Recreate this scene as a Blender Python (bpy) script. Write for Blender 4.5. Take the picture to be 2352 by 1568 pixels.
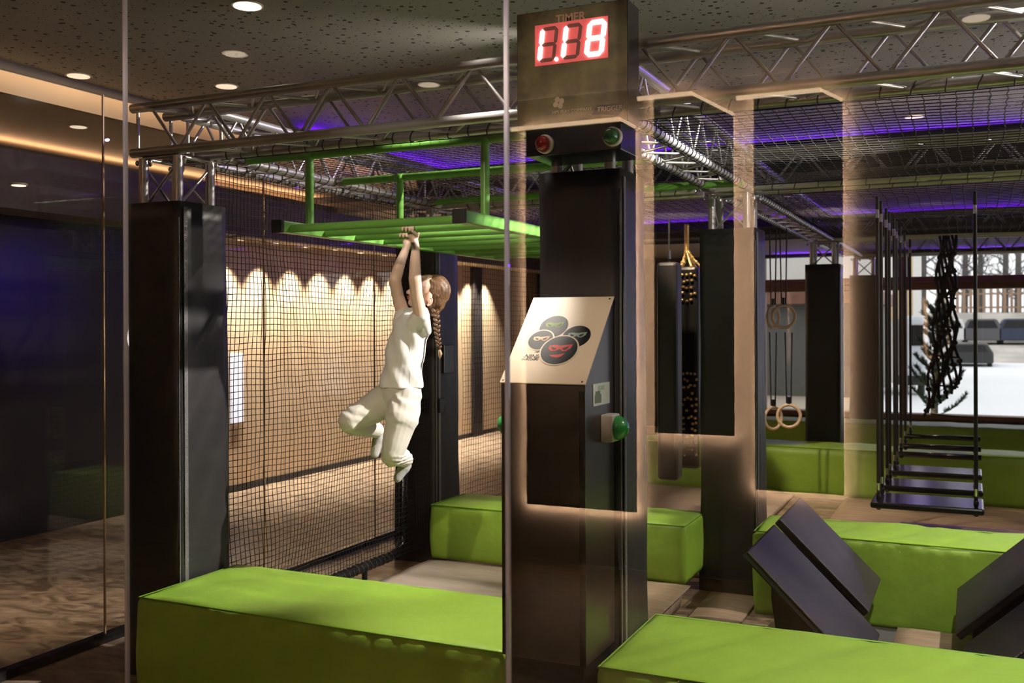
import bpy, bmesh, math, random
import numpy as np
from mathutils import Vector, Matrix, noise

for o in list(bpy.data.objects):
    bpy.data.objects.remove(o)
S = bpy.context.scene
COL = S.collection
R = random.Random(7)

# ------------------------------------------------------------------ camera
CAMZ = 1.85
F = 2273.0
CX, CY = 1176.0, 741.4
YAW = math.radians(24.98)
ROLL = 0.0040
s_, c_ = math.sin(YAW), math.cos(YAW)
RGT = Vector((c_, s_, 0)); FWD = Vector((-s_, c_, 0)); UP = Vector((0, 0, 1))
CAM = Vector((0, 0, CAMZ))
r2 = (RGT * math.cos(ROLL) + UP * math.sin(ROLL)).normalized()
u2 = FWD.cross(RGT) * -1
u2 = (UP * math.cos(ROLL) - RGT * math.sin(ROLL)).normalized()
cd = bpy.data.cameras.new('camera')
cam = bpy.data.objects.new('camera', cd)
COL.objects.link(cam)
# roll: the left part of the picture drops slightly, verticals lean to the left at the top
rr = (RGT * math.cos(ROLL) - UP * math.sin(ROLL)).normalized()
uu = (UP * math.cos(ROLL) + RGT * math.sin(ROLL)).normalized()
M = Matrix((rr, uu, -FWD)).transposed().to_4x4()
M.translation = CAM
cam.matrix_world = M
cd.sensor_width = 36.0
cd.lens = 36.0 * F / 2352.0
cd.shift_y = -(784.0 - CY) / 2352.0
cd.clip_start = 0.05
cd.clip_end = 400
cd.dof.use_dof = True
cd.dof.focus_distance = 4.9
cd.dof.aperture_fstop = 3.2
S.camera = cam

# world: an overcast winter sky
W = bpy.data.worlds.new('sky'); S.world = W; W.use_nodes = True
bg = W.node_tree.nodes['Background']
bg.inputs[0].default_value = (0.84, 0.85, 0.86, 1)
bg.inputs[1].default_value = 1.9
S.view_settings.view_transform = 'Standard'
S.view_settings.look = 'None'
S.view_settings.exposure = 0.0
S.view_settings.gamma = 1.0
S.view_settings.use_curve_mapping = False
S.cycles.max_bounces = 8
S.cycles.transparent_max_bounces = 24
S.cycles.caustics_reflective = False
S.cycles.caustics_refractive = False
S.cycles.sample_clamp_indirect = 30.0
try:
    S.cycles.use_denoising = True
    S.cycles.denoiser = 'OPENIMAGEDENOISE'
except Exception:
    pass

WARM = (1.0, 0.78, 0.55)
LED = (1.0, 0.60, 0.34)
NEUT = (1.0, 0.90, 0.78)
PURP = (0.17, 0.01, 1.0)


def spot(name, loc, tgt, energy, color=WARM, size=60, blend=0.5, r=0.04):
    l = bpy.data.lights.new(name, 'SPOT'); l.energy = energy; l.color = color
    l.spot_size = math.radians(size); l.spot_blend = blend; l.shadow_soft_size = r
    o = bpy.data.objects.new(name, l); COL.objects.link(o)
    o.location = loc
    o.rotation_euler = (Vector(tgt) - Vector(loc)).to_track_quat('-Z', 'Y').to_euler()
    return o


def area(name, loc, tgt, sx, sy, energy, color):
    l = bpy.data.lights.new(name, 'AREA'); l.shape = 'RECTANGLE'; l.size = sx; l.size_y = sy
    l.energy = energy; l.color = color
    o = bpy.data.objects.new(name, l); COL.objects.link(o)
    o.location = loc
    d = (Vector(tgt) - Vector(loc)).normalized()
    o.rotation_euler = d.to_track_quat('-Z', 'Y').to_euler()
    return o


def strip_x(name, x0, x1, y, z, d, w, energy, color):
    """LED line along X, shining along d"""
    l = bpy.data.lights.new(name, 'AREA'); l.shape = 'RECTANGLE'; l.size = x1 - x0; l.size_y = w
    l.energy = energy; l.color = color
    o = bpy.data.objects.new(name, l); COL.objects.link(o)
    zz = -Vector(d).normalized(); xx = Vector((1, 0, 0)); yy = zz.cross(xx)
    m = Matrix((xx, yy, zz)).transposed().to_4x4(); m.translation = ((x0 + x1) / 2, y, z)
    o.matrix_world = m
    return o


def strip_y(name, y0, y1, x, z, d, w, energy, color):
    l = bpy.data.lights.new(name, 'AREA'); l.shape = 'RECTANGLE'; l.size = y1 - y0; l.size_y = w
    l.energy = energy; l.color = color
    o = bpy.data.objects.new(name, l); COL.objects.link(o)
    zz = -Vector(d).normalized(); xx = Vector((0, 1, 0)); yy = zz.cross(xx)
    m = Matrix((xx, yy, zz)).transposed().to_4x4(); m.translation = (x, (y0 + y1) / 2, z)
    o.matrix_world = m
    return o


# key spotlight on the climber and the benches
spot('spotlight', (0.3, 5.5, 3.50), (-2.75, 4.95, 1.5), 1750, (1, .95, .88), 38, 0.6, 0.03)
spot('spotlight', (-1.6, 0.6, 3.45), (-2.75, 4.9, 1.75), 330, (1, .84, .64), 24, 0.6, 0.03)
spot('spotlight', (0.4, 5.2, 3.4), (-1.5, 6.3, 2.75), 150, NEUT, 44, 0.8, 0.02)  # added to brighten the second column's tower and truss
spot('spotlight', (-2.0, 5.6, 3.5), (-3.9, 5.0, 2.77), 260, NEUT, 70, 0.8, 0.02)  # added to brighten the chords above the side net
spot('spotlight', (-6.4, -1.75, 3.55), (-6.4, -2.3, 2.3), 90, WARM, 60, 1.0, 0.02)
spot('spotlight', (-6.2, 6.0, 2.5), (-7.5, 6.1, 2.1), 70, (.12, .03, 1), 60, 1.0, 0.01)  # added violet spot, makes the blue patch on the dark corridor wall
spot('spotlight', (-2.0, 3.75, 3.50), (-1.95, 3.95, 0.5), 420, NEUT, 36, 1.0, 0.05)
spot('spotlight', (1.5, 3.6, 3.50), (-0.2, 3.95, 0.5), 560, NEUT, 46, 0.9, 0.05)
spot('spotlight', (1.3, 6.7, 3.50), (-0.3, 6.4, 0.4), 520, NEUT, 50, 0.8, 0.04)
spot('spotlight', (-2.5, 6.2, 3.50), (-2.5, 5.9, 0.2), 240, NEUT, 50, 0.7, 0.04)
spot('spotlight', (-1.0, 8.6, 3.50), (-1.0, 8.6, 0), 230, WARM, 60, 0.6)
spot('spotlight', (1.0, 8.8, 3.50), (0.9, 9.2, 0), 120, WARM, 60, 0.6)
spot('spotlight', (-2.4, 7.6, 3.50), (-2.1, 8.6, 2.0), 420, WARM, 34, 0.6)
spot('spotlight', (-1.0, 11.9, 2.95), (-1.0, 11.2, 0), 90, WARM, 90, 0.6)
spot('spotlight', (2.0, 11.0, 3.1), (2.0, 11.5, 0), 60, WARM, 80, 0.6)
spot('spotlight', (0.3, 4.0, 3.50), (0.0, 6.3, 0.3), 300, NEUT, 36, 0.9, 0.05)
spot('spotlight', (-2.6, 4.1, 3.52), (-2.5, 6.3, 0.3), 150, NEUT, 40, 0.9, 0.05)  # added to lift the front of the rear green block
spot('spotlight', (0.7, 4.3, 3.40), (-1.3, 4.0, 1.3), 170, NEUT, 34, 0.9, 0.05)  # added to brighten the right faces of centre column and stand
spot('spotlight', (-1.13, 2.15, 3.55), (-1.13, 2.42, 1.5), 130, (1, .95, .97), 20, 0.9, 0.01)  # added close to the glass to brighten its right joint
spot('spotlight', (-2.51, 2.15, 3.55), (-2.51, 2.42, 1.5), 50, (1, .95, .97), 20, 0.9, 0.01)  # same added light for the left joint
# warm front fill added on the viewer's side, for the sign and the timer
spot('spotlight', (-1.0, 0.6, 3.45), (-1.53, 3.7, 1.80), 290, (1, .82, .62), 13, 0.7, 0.05)
spot('spotlight', (-1.0, 0.6, 3.45), (-1.45, 3.7, 2.85), 190, (1, .82, .62), 12, 0.7, 0.05)
# corridor beyond the glass
spot('spotlight', (-5.6, 4.6, 3.3), (-5.6, 4.3, 0), 260, WARM, 40, 1.0, 0.01)
for k in range(12):
    yy = 8.45 + 0.575 * k
    spot('spotlight', (-7.17, yy, 2.74), (-7.27, yy, 0.7), 350, (1, .90, .76), 80, 0.9, 0.015)
strip_y('led_strip', 1.0, 20.0, -7.25, 3.28, (0.2, 0, 1), 0.05, 70, LED)
strip_y('led_strip', -1.0, 20.0, -5.70, 3.575, (-.35, 0, -1), 0.03, 26, (1, .66, .38))
# violet coves
strip_x('led_strip', -5.4, 8.0, 9.80, 3.50, (0, -1, 0.22), 0.04, 60, PURP)
strip_y('led_strip', 7.2, 9.8, -5.45, 3.50, (1, 0, 0.22), 0.04, 14, PURP)
strip_x('led_strip', -7.0, 8.0, 12.88, 3.10, (0, -1, 0.22), 0.04, 90, PURP)
strip_x('led_strip', -3.0, 8.0, 16.85, 2.93, (0, -1, 0.3), 0.04, 55, PURP)
spot('spotlight', (-0.2, 6.3, 3.45), (-1.6, 4.9, 3.0), 26, (.45, .25, 1), 34, 0.6, .01)  # added spot tinting the centre truss violet, not a cove
spot('spotlight', (-2.4, 6.3, 3.45), (-3.8, 5.2, 3.0), 22, (.45, .25, 1), 34, 0.6, .01)  # added likewise for the truss above the side net
# added fill from outside the frame, brightening the right-hand ceiling
spot('ceiling_fill', (3.4, 5.3, 1.7), (2.2, 4.2, 3.6), 1250, NEUT, 105, 1.0, 0.25)
spot('ceiling_fill', (3.4, 8.4, 1.7), (1.6, 8.0, 3.6), 560, NEUT, 120, 1.0, 0.25)
spot('ceiling_fill', (-0.6, 7.8, 3.0), (-0.4, 8.9, 3.6), 9, WARM, 90, 0.8)  # this and the next two: small spots added for warm ceiling patches
spot('ceiling_fill', (-3.8, 9.0, 3.0), (-3.9, 9.6, 3.6), 7, WARM, 90, 0.8)
spot('ceiling_fill', (-0.4, 11.9, 2.9), (-0.4, 12.5, 3.18), 3, WARM, 110, 0.8)

# ------------------------------------------------------------------ helpers
MATS = {}
ORI = {}


def mat(name, color, rough=0.5, metal=0.0, emit=None, estr=0.0, bump=None, var=None, spec=None, coat=None):
    if name in MATS:
        return MATS[name]
    m = bpy.data.materials.new(name); m.use_nodes = True
    nt = m.node_tree; b = nt.nodes['Principled BSDF']
    b.inputs['Base Color'].default_value = (*color, 1)
    b.inputs['Roughness'].default_value = rough
    b.inputs['Metallic'].default_value = metal
    if spec is not None:
        b.inputs['Specular IOR Level'].default_value = spec
    if coat:
        b.inputs['Coat Weight'].default_value = coat
        b.inputs['Coat Roughness'].default_value = 0.15
    if emit:
        b.inputs['Emission Color'].default_value = (*emit, 1)
        b.inputs['Emission Strength'].default_value = estr
    tc = nt.nodes.new('ShaderNodeTexCoord')
    if var:
        sc, amt = var
        n = nt.nodes.new('ShaderNodeTexNoise'); n.inputs['Scale'].default_value = sc
        n.inputs['Detail'].default_value = 4
        nt.links.new(tc.outputs['Object'], n.inputs['Vector'])
        r = nt.nodes.new('ShaderNodeValToRGB')
        r.color_ramp.elements[0].position = 0.3; r.color_ramp.elements[1].position = 0.7
        r.color_ramp.elements[0].color = (*[x * (1 - amt) for x in color], 1)
        r.color_ramp.elements[1].color = (*[min(1, x * (1 + amt)) for x in color], 1)
        nt.links.new(n.outputs['Fac'], r.inputs['Fac'])
        nt.links.new(r.outputs['Color'], b.inputs['Base Color'])
    if bump:
        sc, st = bump
        n2 = nt.nodes.new('ShaderNodeTexNoise'); n2.inputs['Scale'].default_value = sc
        n2.inputs['Detail'].default_value = 3
        nt.links.new(tc.outputs['Object'], n2.inputs['Vector'])
        bp = nt.nodes.new('ShaderNodeBump'); bp.inputs['Strength'].default_value = st
        bp.inputs['Distance'].default_value = 0.01
        nt.links.new(n2.outputs['Fac'], bp.inputs['Height'])
        nt.links.new(bp.outputs['Normal'], b.inputs['Normal'])
    MATS[name] = m
    return m


GREEN = mat('green_vinyl', (0.33, 0.56, 0.06), 0.48, bump=(9, 0.7), var=(3, 0.06))
GREENP = mat('green_piping', (0.22, 0.46, 0.03), 0.5)
BLACK = mat('black_vinyl', (0.026, 0.023, 0.024), 0.42, bump=(6, 0.5))
BLACK2 = mat('black_board', (0.034, 0.028, 0.029), 0.5, bump=(160, 0.12), var=(9, 0.2))
BLACKG = mat('black_gloss', (0.012, 0.011, 0.011), 0.22)
SEAM = mat('grey_seam', (0.16, 0.15, 0.15), 0.4, bump=(60, 0.6))
ALU = mat('aluminium', (0.52, 0.50, 0.50), 0.34, 0.65)
ALUD = mat('aluminium_clamp', (0.55, 0.55, 0.56), 0.22, 0.9)
GPAINT = mat('green_paint', (0.17, 0.42, 0.08), 0.3, bump=(90, 0.05))
CORD = mat('black_cord', (0.008, 0.008, 0.008), 0.6)
NET = mat('black_net', (0.005, 0.004, 0.004), 0.7)
STEEL = mat('steel', (0.7, 0.7, 0.7), 0.2, 1.0)
RUBBER = mat('rubber', (0.01, 0.01, 0.01), 0.7)
WHITEP = mat('white_plastic', (0.75, 0.70, 0.62), 0.4)
SIGN = mat('cream_sign', (0.74, 0.62, 0.48), 0.35)
INK = mat('black_ink', (0.008, 0.008, 0.01), 0.4)
WOODR = mat('brown_window_frame', (0.16, 0.07, 0.04), 0.5, var=(5, 0.2))
RINGW = mat('pale_wood', (0.62, 0.47, 0.33), 0.4)
SNOW = mat('snow', (0.86, 0.88, 0.90), 0.8, bump=(1.5, 0.3))
MATG = mat('grey_mat', (0.10, 0.095, 0.10), 0.6)


def glass_mat(tint=0.97):
    m = bpy.data.materials.new('clear_glass'); m.use_nodes = True
    nt = m.node_tree; nt.nodes.clear()
    o = nt.nodes.new('ShaderNodeOutputMaterial')
    mx = nt.nodes.new('ShaderNodeMixShader')
    t = nt.nodes.new('ShaderNodeBsdfTransparent'); t.inputs[0].default_value = (tint, tint, tint, 1)
    g = nt.nodes.new('ShaderNodeBsdfGlossy'); g.inputs['Roughness'].default_value = 0.0
    lw = nt.nodes.new('ShaderNodeLayerWeight'); lw.inputs[0].default_value = 0.5
    p = nt.nodes.new('ShaderNodeMath'); p.operation = 'POWER'; p.inputs[1].default_value = 5
    a = nt.nodes.new('ShaderNodeMath'); a.operation = 'MULTIPLY_ADD'
    a.inputs[1].default_value = 0.95; a.inputs[2].default_value = 0.043
    nt.links.new(lw.outputs['Facing'], p.inputs[0])
    nt.links.new(p.outputs[0], a.inputs[0])
    nt.links.new(a.outputs[0], mx.inputs[0])
    nt.links.new(t.outputs[0], mx.inputs[1]); nt.links.new(g.outputs[0], mx.inputs[2])
    nt.links.new(mx.outputs[0], o.inputs['Surface'])
    return m


GLASS = glass_mat()


class MB:
    def __init__(self):
        self.v = []; self.f = []; self.sm = []

    def add(self, vs, fs, smooth=False):
        b = len(self.v)
        self.v += [tuple(p) for p in vs]
        self.f += [tuple(b + i for i in f) for f in fs]
        self.sm += [smooth] * len(fs)
        return self

    def box(self, x0, x1, y0, y1, z0, z1):
        vs = [(x0, y0, z0), (x1, y0, z0), (x1, y1, z0), (x0, y1, z0), (x0, y0, z1), (x1, y0, z1), (x1, y1, z1), (x0, y1, z1)]
        return self.add(vs, [(0, 3, 2, 1), (4, 5, 6, 7), (0, 1, 5, 4), (1, 2, 6, 5), (2, 3, 7, 6), (3, 0, 4, 7)])

    def obox(self, c, ax, ay, az, hx, hy, hz):
        c = Vector(c); ax = Vector(ax).normalized(); ay = Vector(ay).normalized(); az = Vector(az).normalized()
        vs = []
        for k in (-1, 1):
            for (i, j) in ((-1, -1), (1, -1), (1, 1), (-1, 1)):
                vs.append(c + ax * hx * i + ay * hy * j + az * hz * k)
        return self.add(vs, [(0, 3, 2, 1), (4, 5, 6, 7), (0, 1, 5, 4), (1, 2, 6, 5), (2, 3, 7, 6), (3, 0, 4, 7)])

    def tube(self, pts, rad, n=8, caps=True):
        pts = [Vector(p) for p in pts]
        if not hasattr(rad, '__len__'):
            rad = [rad] * len(pts)
        rings = []
        up = None
        for i, p in enumerate(pts):
            d = (pts[min(i + 1, len(pts) - 1)] - pts[max(i - 1, 0)]).normalized()
            if up is None:
                a = Vector((0, 0, 1)) if abs(d.z) < 0.9 else Vector((1, 0, 0))
            else:
                a = up
            x = d.cross(a).normalized(); y = x.cross(d).normalized(); up = y
            rings.append([p + (x * math.cos(t) + y * math.sin(t)) * rad[i] for t in [2 * math.pi * k / n for k in range(n)]])
        vs = [q for r in rings for q in r]
        fs = []
        for i in range(len(pts) - 1):
            for k in range(n):
                a = i * n + k; b = i * n + (k + 1) % n
                fs.append((a, b, b + n, a + n))
        self.add(vs, fs, True)
        if caps:
            b = len(self.v) - len(vs)
            self.f.append(tuple(b + k for k in range(n))[::-1]); self.sm.append(False)
            self.f.append(tuple(b + (len(pts) - 1) * n + k for k in range(n))); self.sm.append(False)
        return self

    def ell(self, c, rx, ry, rz, ax=None, n=12, m=8):
        c = Vector(c)
        A = ax or (Vector((1, 0, 0)), Vector((0, 1, 0)), Vector((0, 0, 1)))
        vs = []; fs = []
        for i in range(1, m):
            t = math.pi * i / m
            for k in range(n):
                p = 2 * math.pi * k / n
                vs.append(c + A[0] * rx * math.sin(t) * math.cos(p) + A[1] * ry * math.sin(t) * math.sin(p) + A[2] * rz * math.cos(t))
        top = len(vs); vs.append(c + A[2] * rz); bot = len(vs); vs.append(c - A[2] * rz)
        for i in range(m - 2):
            for k in range(n):
                a = i * n + k; b = i * n + (k + 1) % n
                fs.append((a, a + n, b + n, b))
        for k in range(n):
            fs.append((top, k, (k + 1) % n)); fs.append((bot, (m - 2) * n + (k + 1) % n, (m - 2) * n + k))
        return self.add(vs, fs, True)

    def cap(self, p0, p1, r0, r1, n=12):
        """tapered capsule"""
        p0 = Vector(p0); p1 = Vector(p1); d = (p1 - p0)
        L = max(d.length, 1e-6); d.normalize()
        pts = []; rad = []
        for t in (80, 55, 30, 0):
            a = math.radians(t); pts.append(p0 - d * r0 * math.sin(a)); rad.append(r0 * math.cos(a))
        for t in (0, 30, 55, 80):
            a = math.radians(t); pts.append(p1 + d * r1 * math.sin(a)); rad.append(r1 * math.cos(a))
        a = Vector((0, 0, 1)) if abs(d.z) < 0.9 else Vector((1, 0, 0))
        x = d.cross(a).normalized(); y = x.cross(d)
        vs = []; fs = []
        for p, r in zip(pts, rad):
            for k in range(n):
                t = 2 * math.pi * k / n
                vs.append(p + (x * math.cos(t) + y * math.sin(t)) * r)
        for i in range(len(pts) - 1):
            for k in range(n):
                q = i * n + k; w = i * n + (k + 1) % n
                fs.append((q, w, w + n, q + n))
        fs.append(tuple(range(n))[::-1]); fs.append(tuple((len(pts) - 1) * n + k for k in range(n)))
        return self.add(vs, fs, True)

    def loft(self, rings, n=20, ax=None):
        """rings: (centre, ru, rv) ellipses in the plane of ax"""
        A = ax or (RGT, FWD)
        vs = []; fs = []
        for c, ru, rv in rings:
            c = Vector(c)
            for k in range(n):
                t = 2 * math.pi * k / n
                vs.append(c + A[0] * ru * math.cos(t) + A[1] * rv * math.sin(t))
        for i in range(len(rings) - 1):
            for k in range(n):
                q = i * n + k; w = i * n + (k + 1) % n
                fs.append((q, w, w + n, q + n))
        fs.append(tuple(range(n))[::-1]); fs.append(tuple((len(rings) - 1) * n + k for k in range(n)))
        return self.add(vs, fs, True)

    def prism(self, poly, nrm, th):
        """flat polygon (list of 3D points) extruded along nrm by th"""
        nrm = Vector(nrm).normalized(); n = len(poly)
        a = [Vector(p) for p in poly]; b = [p + nrm * th for p in a]
        fs = [tuple(range(n))[::-1], tuple(range(n, 2 * n))]
        for k in range(n):
            fs.append((k, (k + 1) % n, n + (k + 1) % n, n + k))
        return self.add(a + b, fs)

    def mesh(self, name, m, org=(0, 0, 0)):
        me = bpy.data.meshes.new(name)
        ox, oy, oz = org
        me.from_pydata([(x - ox, y - oy, z - oz) for (x, y, z) in self.v], [], self.f)
        me.polygons.foreach_set('use_smooth', self.sm)
        if m:
            me.materials.append(m)
        me.update()
        return me


def tag(o, label=None, cat=None, group=None, kind=None):
    if label: o['label'] = label
    if cat: o['category'] = cat
    if group: o['group'] = group
    if kind: o['kind'] = kind
    return o


def thing(name, label, cat, loc, group=None):
    o = bpy.data.objects.new(name, None); COL.objects.link(o)
    o.location = loc; o.empty_display_size = 0.1
    ORI[o] = Vector(loc)
    return tag(o, label, cat, group)


def part(name, mb, m, parent=None, label=None, bevel=0, org=None, sub=0):
    """mesh given in world coordinates"""
    if parent is not None:
        o0 = ORI[parent]
    else:
        o0 = Vector(org) if org else Vector((0, 0, 0))
    me = mb.mesh(name, m, o0)
    o = bpy.data.objects.new(name, me); COL.objects.link(o)
    if parent is not None:
        o.parent = parent
    else:
        o.location = o0
    ORI[o] = o0
    if label: o['label'] = label
    if bevel:
        b = o.modifiers.new('bevel', 'BEVEL'); b.width = bevel; b.segments = 2; b.limit_method = 'ANGLE'
        b.harden_normals = False
    if sub:
        s = o.modifiers.new('subsurf', 'SUBSURF'); s.levels = sub; s.render_levels = sub
    return o


CYL = {}


def rod(name, p0, p1, r, m, parent, n=12):
    """a straight round piece sharing one unit-cylinder mesh per material"""
    key = (m.name, n)
    if key not in CYL:
        mb = MB()
        vs = []; fs = []
        for z in (-.5, .5):
            for k in range(n):
                t = 2 * math.pi * k / n; vs.append((math.cos(t), math.sin(t), z))
        for k in range(n):
            fs.append((k, (k + 1) % n, n + (k + 1) % n, n + k))
        mb.add(vs, fs, True); mb.add(vs, [tuple(range(n))[::-1], tuple(range(n, 2 * n))], False)
        CYL[key] = mb.mesh('rod', m)
    o = bpy.data.objects.new(name, CYL[key]); COL.objects.link(o)
    p0 = Vector(p0); p1 = Vector(p1); d = p1 - p0
    q = d.to_track_quat('Z', 'Y')
    off = ORI[parent] if parent is not None else Vector((0, 0, 0))
    o.parent = parent
    o.location = (p0 + p1) / 2 - off
    o.rotation_mode = 'QUATERNION'; o.rotation_quaternion = q
    o.scale = (r, r, d.length)
    ORI[o] = (p0 + p1) / 2
    return o


def copy_tree(root, loc, label=None):
    r = root.copy(); COL.objects.link(r); r.location = loc
    ORI[r] = Vector(loc)
    if label: r['label'] = label

    def rec(a, b):
        for ch in list(a.children):
            c = ch.copy(); COL.objects.link(c); c.parent = b; rec(ch, c)
    rec(root, r)
    return r


def struct(name, mb, m, bevel=0, parent=None):
    o = part(name, mb, m, parent, bevel=bevel)
    if parent is None:
        o['kind'] = 'structure'
    return o


# pixel helpers (only to read real positions off the photograph)
def ray(u, v):
    du = u - CX; dv = v - CY
    dv2 = dv + ROLL * du; du2 = du - ROLL * dv
    return FWD + RGT * (du2 / F) - UP * (dv2 / F)


def P(u, v, lam): return CAM + ray(u, v) * lam
def onX(u, v, X): r = ray(u, v); return CAM + r * (X / r.x)
def onY(u, v, Y): r = ray(u, v); return CAM + r * (Y / r.y)
def onZ(u, v, Z): r = ray(u, v); return CAM + r * ((Z - CAMZ) / r.z)
def onPlane(u, v, p0, n):
    r = ray(u, v); n = Vector(n); return CAM + r * ((Vector(p0) - CAM).dot(n) / r.dot(n))


# ------------------------------------------------------------------ structure materials
def stone_mat():
    m = bpy.data.materials.new('stone_floor'); m.use_nodes = True; nt = m.node_tree; b = nt.nodes['Principled BSDF']
    tc = nt.nodes.new('ShaderNodeTexCoord'); mp = nt.nodes.new('ShaderNodeMapping')
    mp.inputs['Scale'].default_value = (1.0, 2.2, 1)
    n = nt.nodes.new('ShaderNodeTexNoise'); n.inputs['Scale'].default_value = 3.5; n.inputs['Detail'].default_value = 9
    n.inputs['Distortion'].default_value = 1.6
    r = nt.nodes.new('ShaderNodeValToRGB'); e = r.color_ramp.elements
    e[0].position = .35; e[0].color = (.13, .09, .06, 1); e[1].position = .68; e[1].color = (.42, .31, .21, 1)
    nt.links.new(tc.outputs['Object'], mp.inputs[0]); nt.links.new(mp.outputs[0], n.inputs['Vector'])
    nt.links.new(n.outputs['Fac'], r.inputs['Fac']); nt.links.new(r.outputs['Color'], b.inputs['Base Color'])
    b.inputs['Roughness'].default_value = .38
    bp = nt.nodes.new('ShaderNodeBump'); bp.inputs['Strength'].default_value = .4; bp.inputs['Distance'].default_value = .01
    nt.links.new(n.outputs['Fac'], bp.inputs['Height']); nt.links.new(bp.outputs[0], b.inputs['Normal'])
    return m


def perforated_mat():
    m = bpy.data.materials.new('perforated_acoustic_board'); m.use_nodes = True; nt = m.node_tree; b = nt.nodes['Principled BSDF']
    tc = nt.nodes.new('ShaderNodeTexCoord')
    out = []
    for sc, th in ((14, .20), (30, .17)):
        v = nt.nodes.new('ShaderNodeTexVoronoi'); v.inputs['Scale'].default_value = sc
        v.inputs['Randomness'].default_value = .9
        nt.links.new(tc.outputs['Object'], v.inputs['Vector'])
        l = nt.nodes.new('ShaderNodeMath'); l.operation = 'LESS_THAN'; l.inputs[1].default_value = th
        nt.links.new(v.outputs['Distance'], l.inputs[0]); out.append(l)
    mx = nt.nodes.new('ShaderNodeMath'); mx.operation = 'MAXIMUM'
    nt.links.new(out[0].outputs[0], mx.inputs[0]); nt.links.new(out[1].outputs[0], mx.inputs[1])
    mc = nt.nodes.new('ShaderNodeMixRGB'); mc.inputs[1].default_value = (.32, .305, .29, 1); mc.inputs[2].default_value = (.02, .018, .016, 1)
    nt.links.new(mx.outputs[0], mc.inputs[0]); nt.links.new(mc.outputs[0], b.inputs['Base Color'])
    b.inputs['Roughness'].default_value = .85
    return m


def planks_mat(name, c0, c1, scale=(1, 8, 1), rough=.45):
    m = bpy.data.materials.new(name); m.use_nodes = True; nt = m.node_tree; b = nt.nodes['Principled BSDF']
    tc = nt.nodes.new('ShaderNodeTexCoord'); mp = nt.nodes.new('ShaderNodeMapping'); mp.inputs['Scale'].default_value = scale
    n = nt.nodes.new('ShaderNodeTexNoise'); n.inputs['Scale'].default_value = 3; n.inputs['Detail'].default_value = 6
    r = nt.nodes.new('ShaderNodeValToRGB'); e = r.color_ramp.elements
    e[0].position = .3; e[0].color = (*c0, 1); e[1].position = .7; e[1].color = (*c1, 1)
    nt.links.new(tc.outputs['Object'], mp.inputs[0]); nt.links.new(mp.outputs[0], n.inputs['Vector'])
    nt.links.new(n.outputs['Fac'], r.inputs['Fac']); nt.links.new(r.outputs['Color'], b.inputs['Base Color'])
    b.inputs['Roughness'].default_value = rough
    return m


STONE = stone_mat()
PERF = perforated_mat()
WALLW = planks_mat('pale_wood_panel', (.50, .36, .22), (.60, .45, .29), (1, 1.5, .35), .55)
MATW = planks_mat('wood_look_mat', (.30, .21, .14), (.46, .34, .24), (1.2, 7, 1), .5)
MATW2 = planks_mat('wood_look_mat_grey', (.36, .29, .23), (.48, .39, .31), (1.2, 6, 1), .5)
DARKW = mat('dark_wall', (.022, .018, .017), .55)
DARKC = mat('dark_bulkhead', (.10, .075, .055), .7)
SOFF = mat('beige_soffit', (.42, .32, .22), .7)
COVE = mat('cove_face', (.62, .48, .32), .7)
BROWNW = mat('brown_plaster', (.19, .135, .09), .85, var=(2, .1))

# ------------------------------------------------------------------ structure
X0, X1, Y0W, Y1W = -7.5, 9.0, -2.3, 17.0
struct('floor', MB().box(X0, X1, Y0W, Y1W, -0.10, 0.0), STONE)
struct('ceiling', MB().box(-5.81, X1, Y0W, 9.9, 3.60, 3.72), PERF)
struct('trim_8', MB().box(-5.6, X1, 9.62, 9.86, 3.45, 3.465).box(-5.6, -5.2, 7.0, 9.62, 3.45, 3.465), DARKW)
struct('trim_9', MB().box(X0, X1, 12.72, 12.97, 3.05, 3.065), DARKW)
ceil_far = struct('ceiling_far', MB().box(X0, X1, 9.9, 13.0, 3.18, 3.30), mat('far_ceiling', (.30, .26, .22), .8))
struct('trim_1', MB().box(X0, X1, 9.86, 9.92, 3.45, 3.72).box(X0, X1, 9.92, 9.96, 3.18, 3.60), DARKW)
struct('ceiling_window_side', MB().box(X0, X1, 13.0, Y1W, 2.98, 3.10), MATS['far_ceiling'])
struct('trim_2', MB().box(X0, X1, 12.97, 13.03, 2.98, 3.20), DARKW)
struct('ceiling_corridor', MB().box(X0, -5.81, Y0W, 20, 3.385, 3.42), SOFF)
struct('trim_3', MB().box(-5.83, -5.80, Y0W, 20, 3.385, 3.53), COVE)
struct('trim_4', MB().box(-5.86, -5.80, Y0W, 20, 3.53, 3.72), DARKW)
struct('wall_left', MB().box(-7.6, -7.5, Y0W, 8.25, 0, 3.42), DARKW)
# pale wood wall built of tall panels
wl = struct('wall_left_panelled', MB().box(-7.6, -7.44, 8.25, 20, 0, 3.42), DARKW)
k = 0
yy = 8.28
while yy < 19.5:
    w = 1.19
    part('panel', MB().box(-7.44, -7.40, yy, yy + w, 0.06, 3.38), WALLW, wl, bevel=.004)
    yy += w + .012
struct('baseboard_left', MB().box(-7.40, -7.385, 8.25, 20, 0, .07), DARKW)
struct('trim_5', MB().box(-7.399, -6.95, Y0W + .01, 20, 2.78, 3.25), DARKC)
struct('trim_6', MB().box(-7.399, -6.95, 8.25, 20, 2.765, 2.779), SOFF)
struct('wall_right', MB().box(X1, X1 + .1, Y0W, Y1W, 0, 3.72), DARKW)
struct('wall_back', MB().box(X0, X1, Y0W - .1, Y0W, 0, 3.72), BROWNW)
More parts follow.
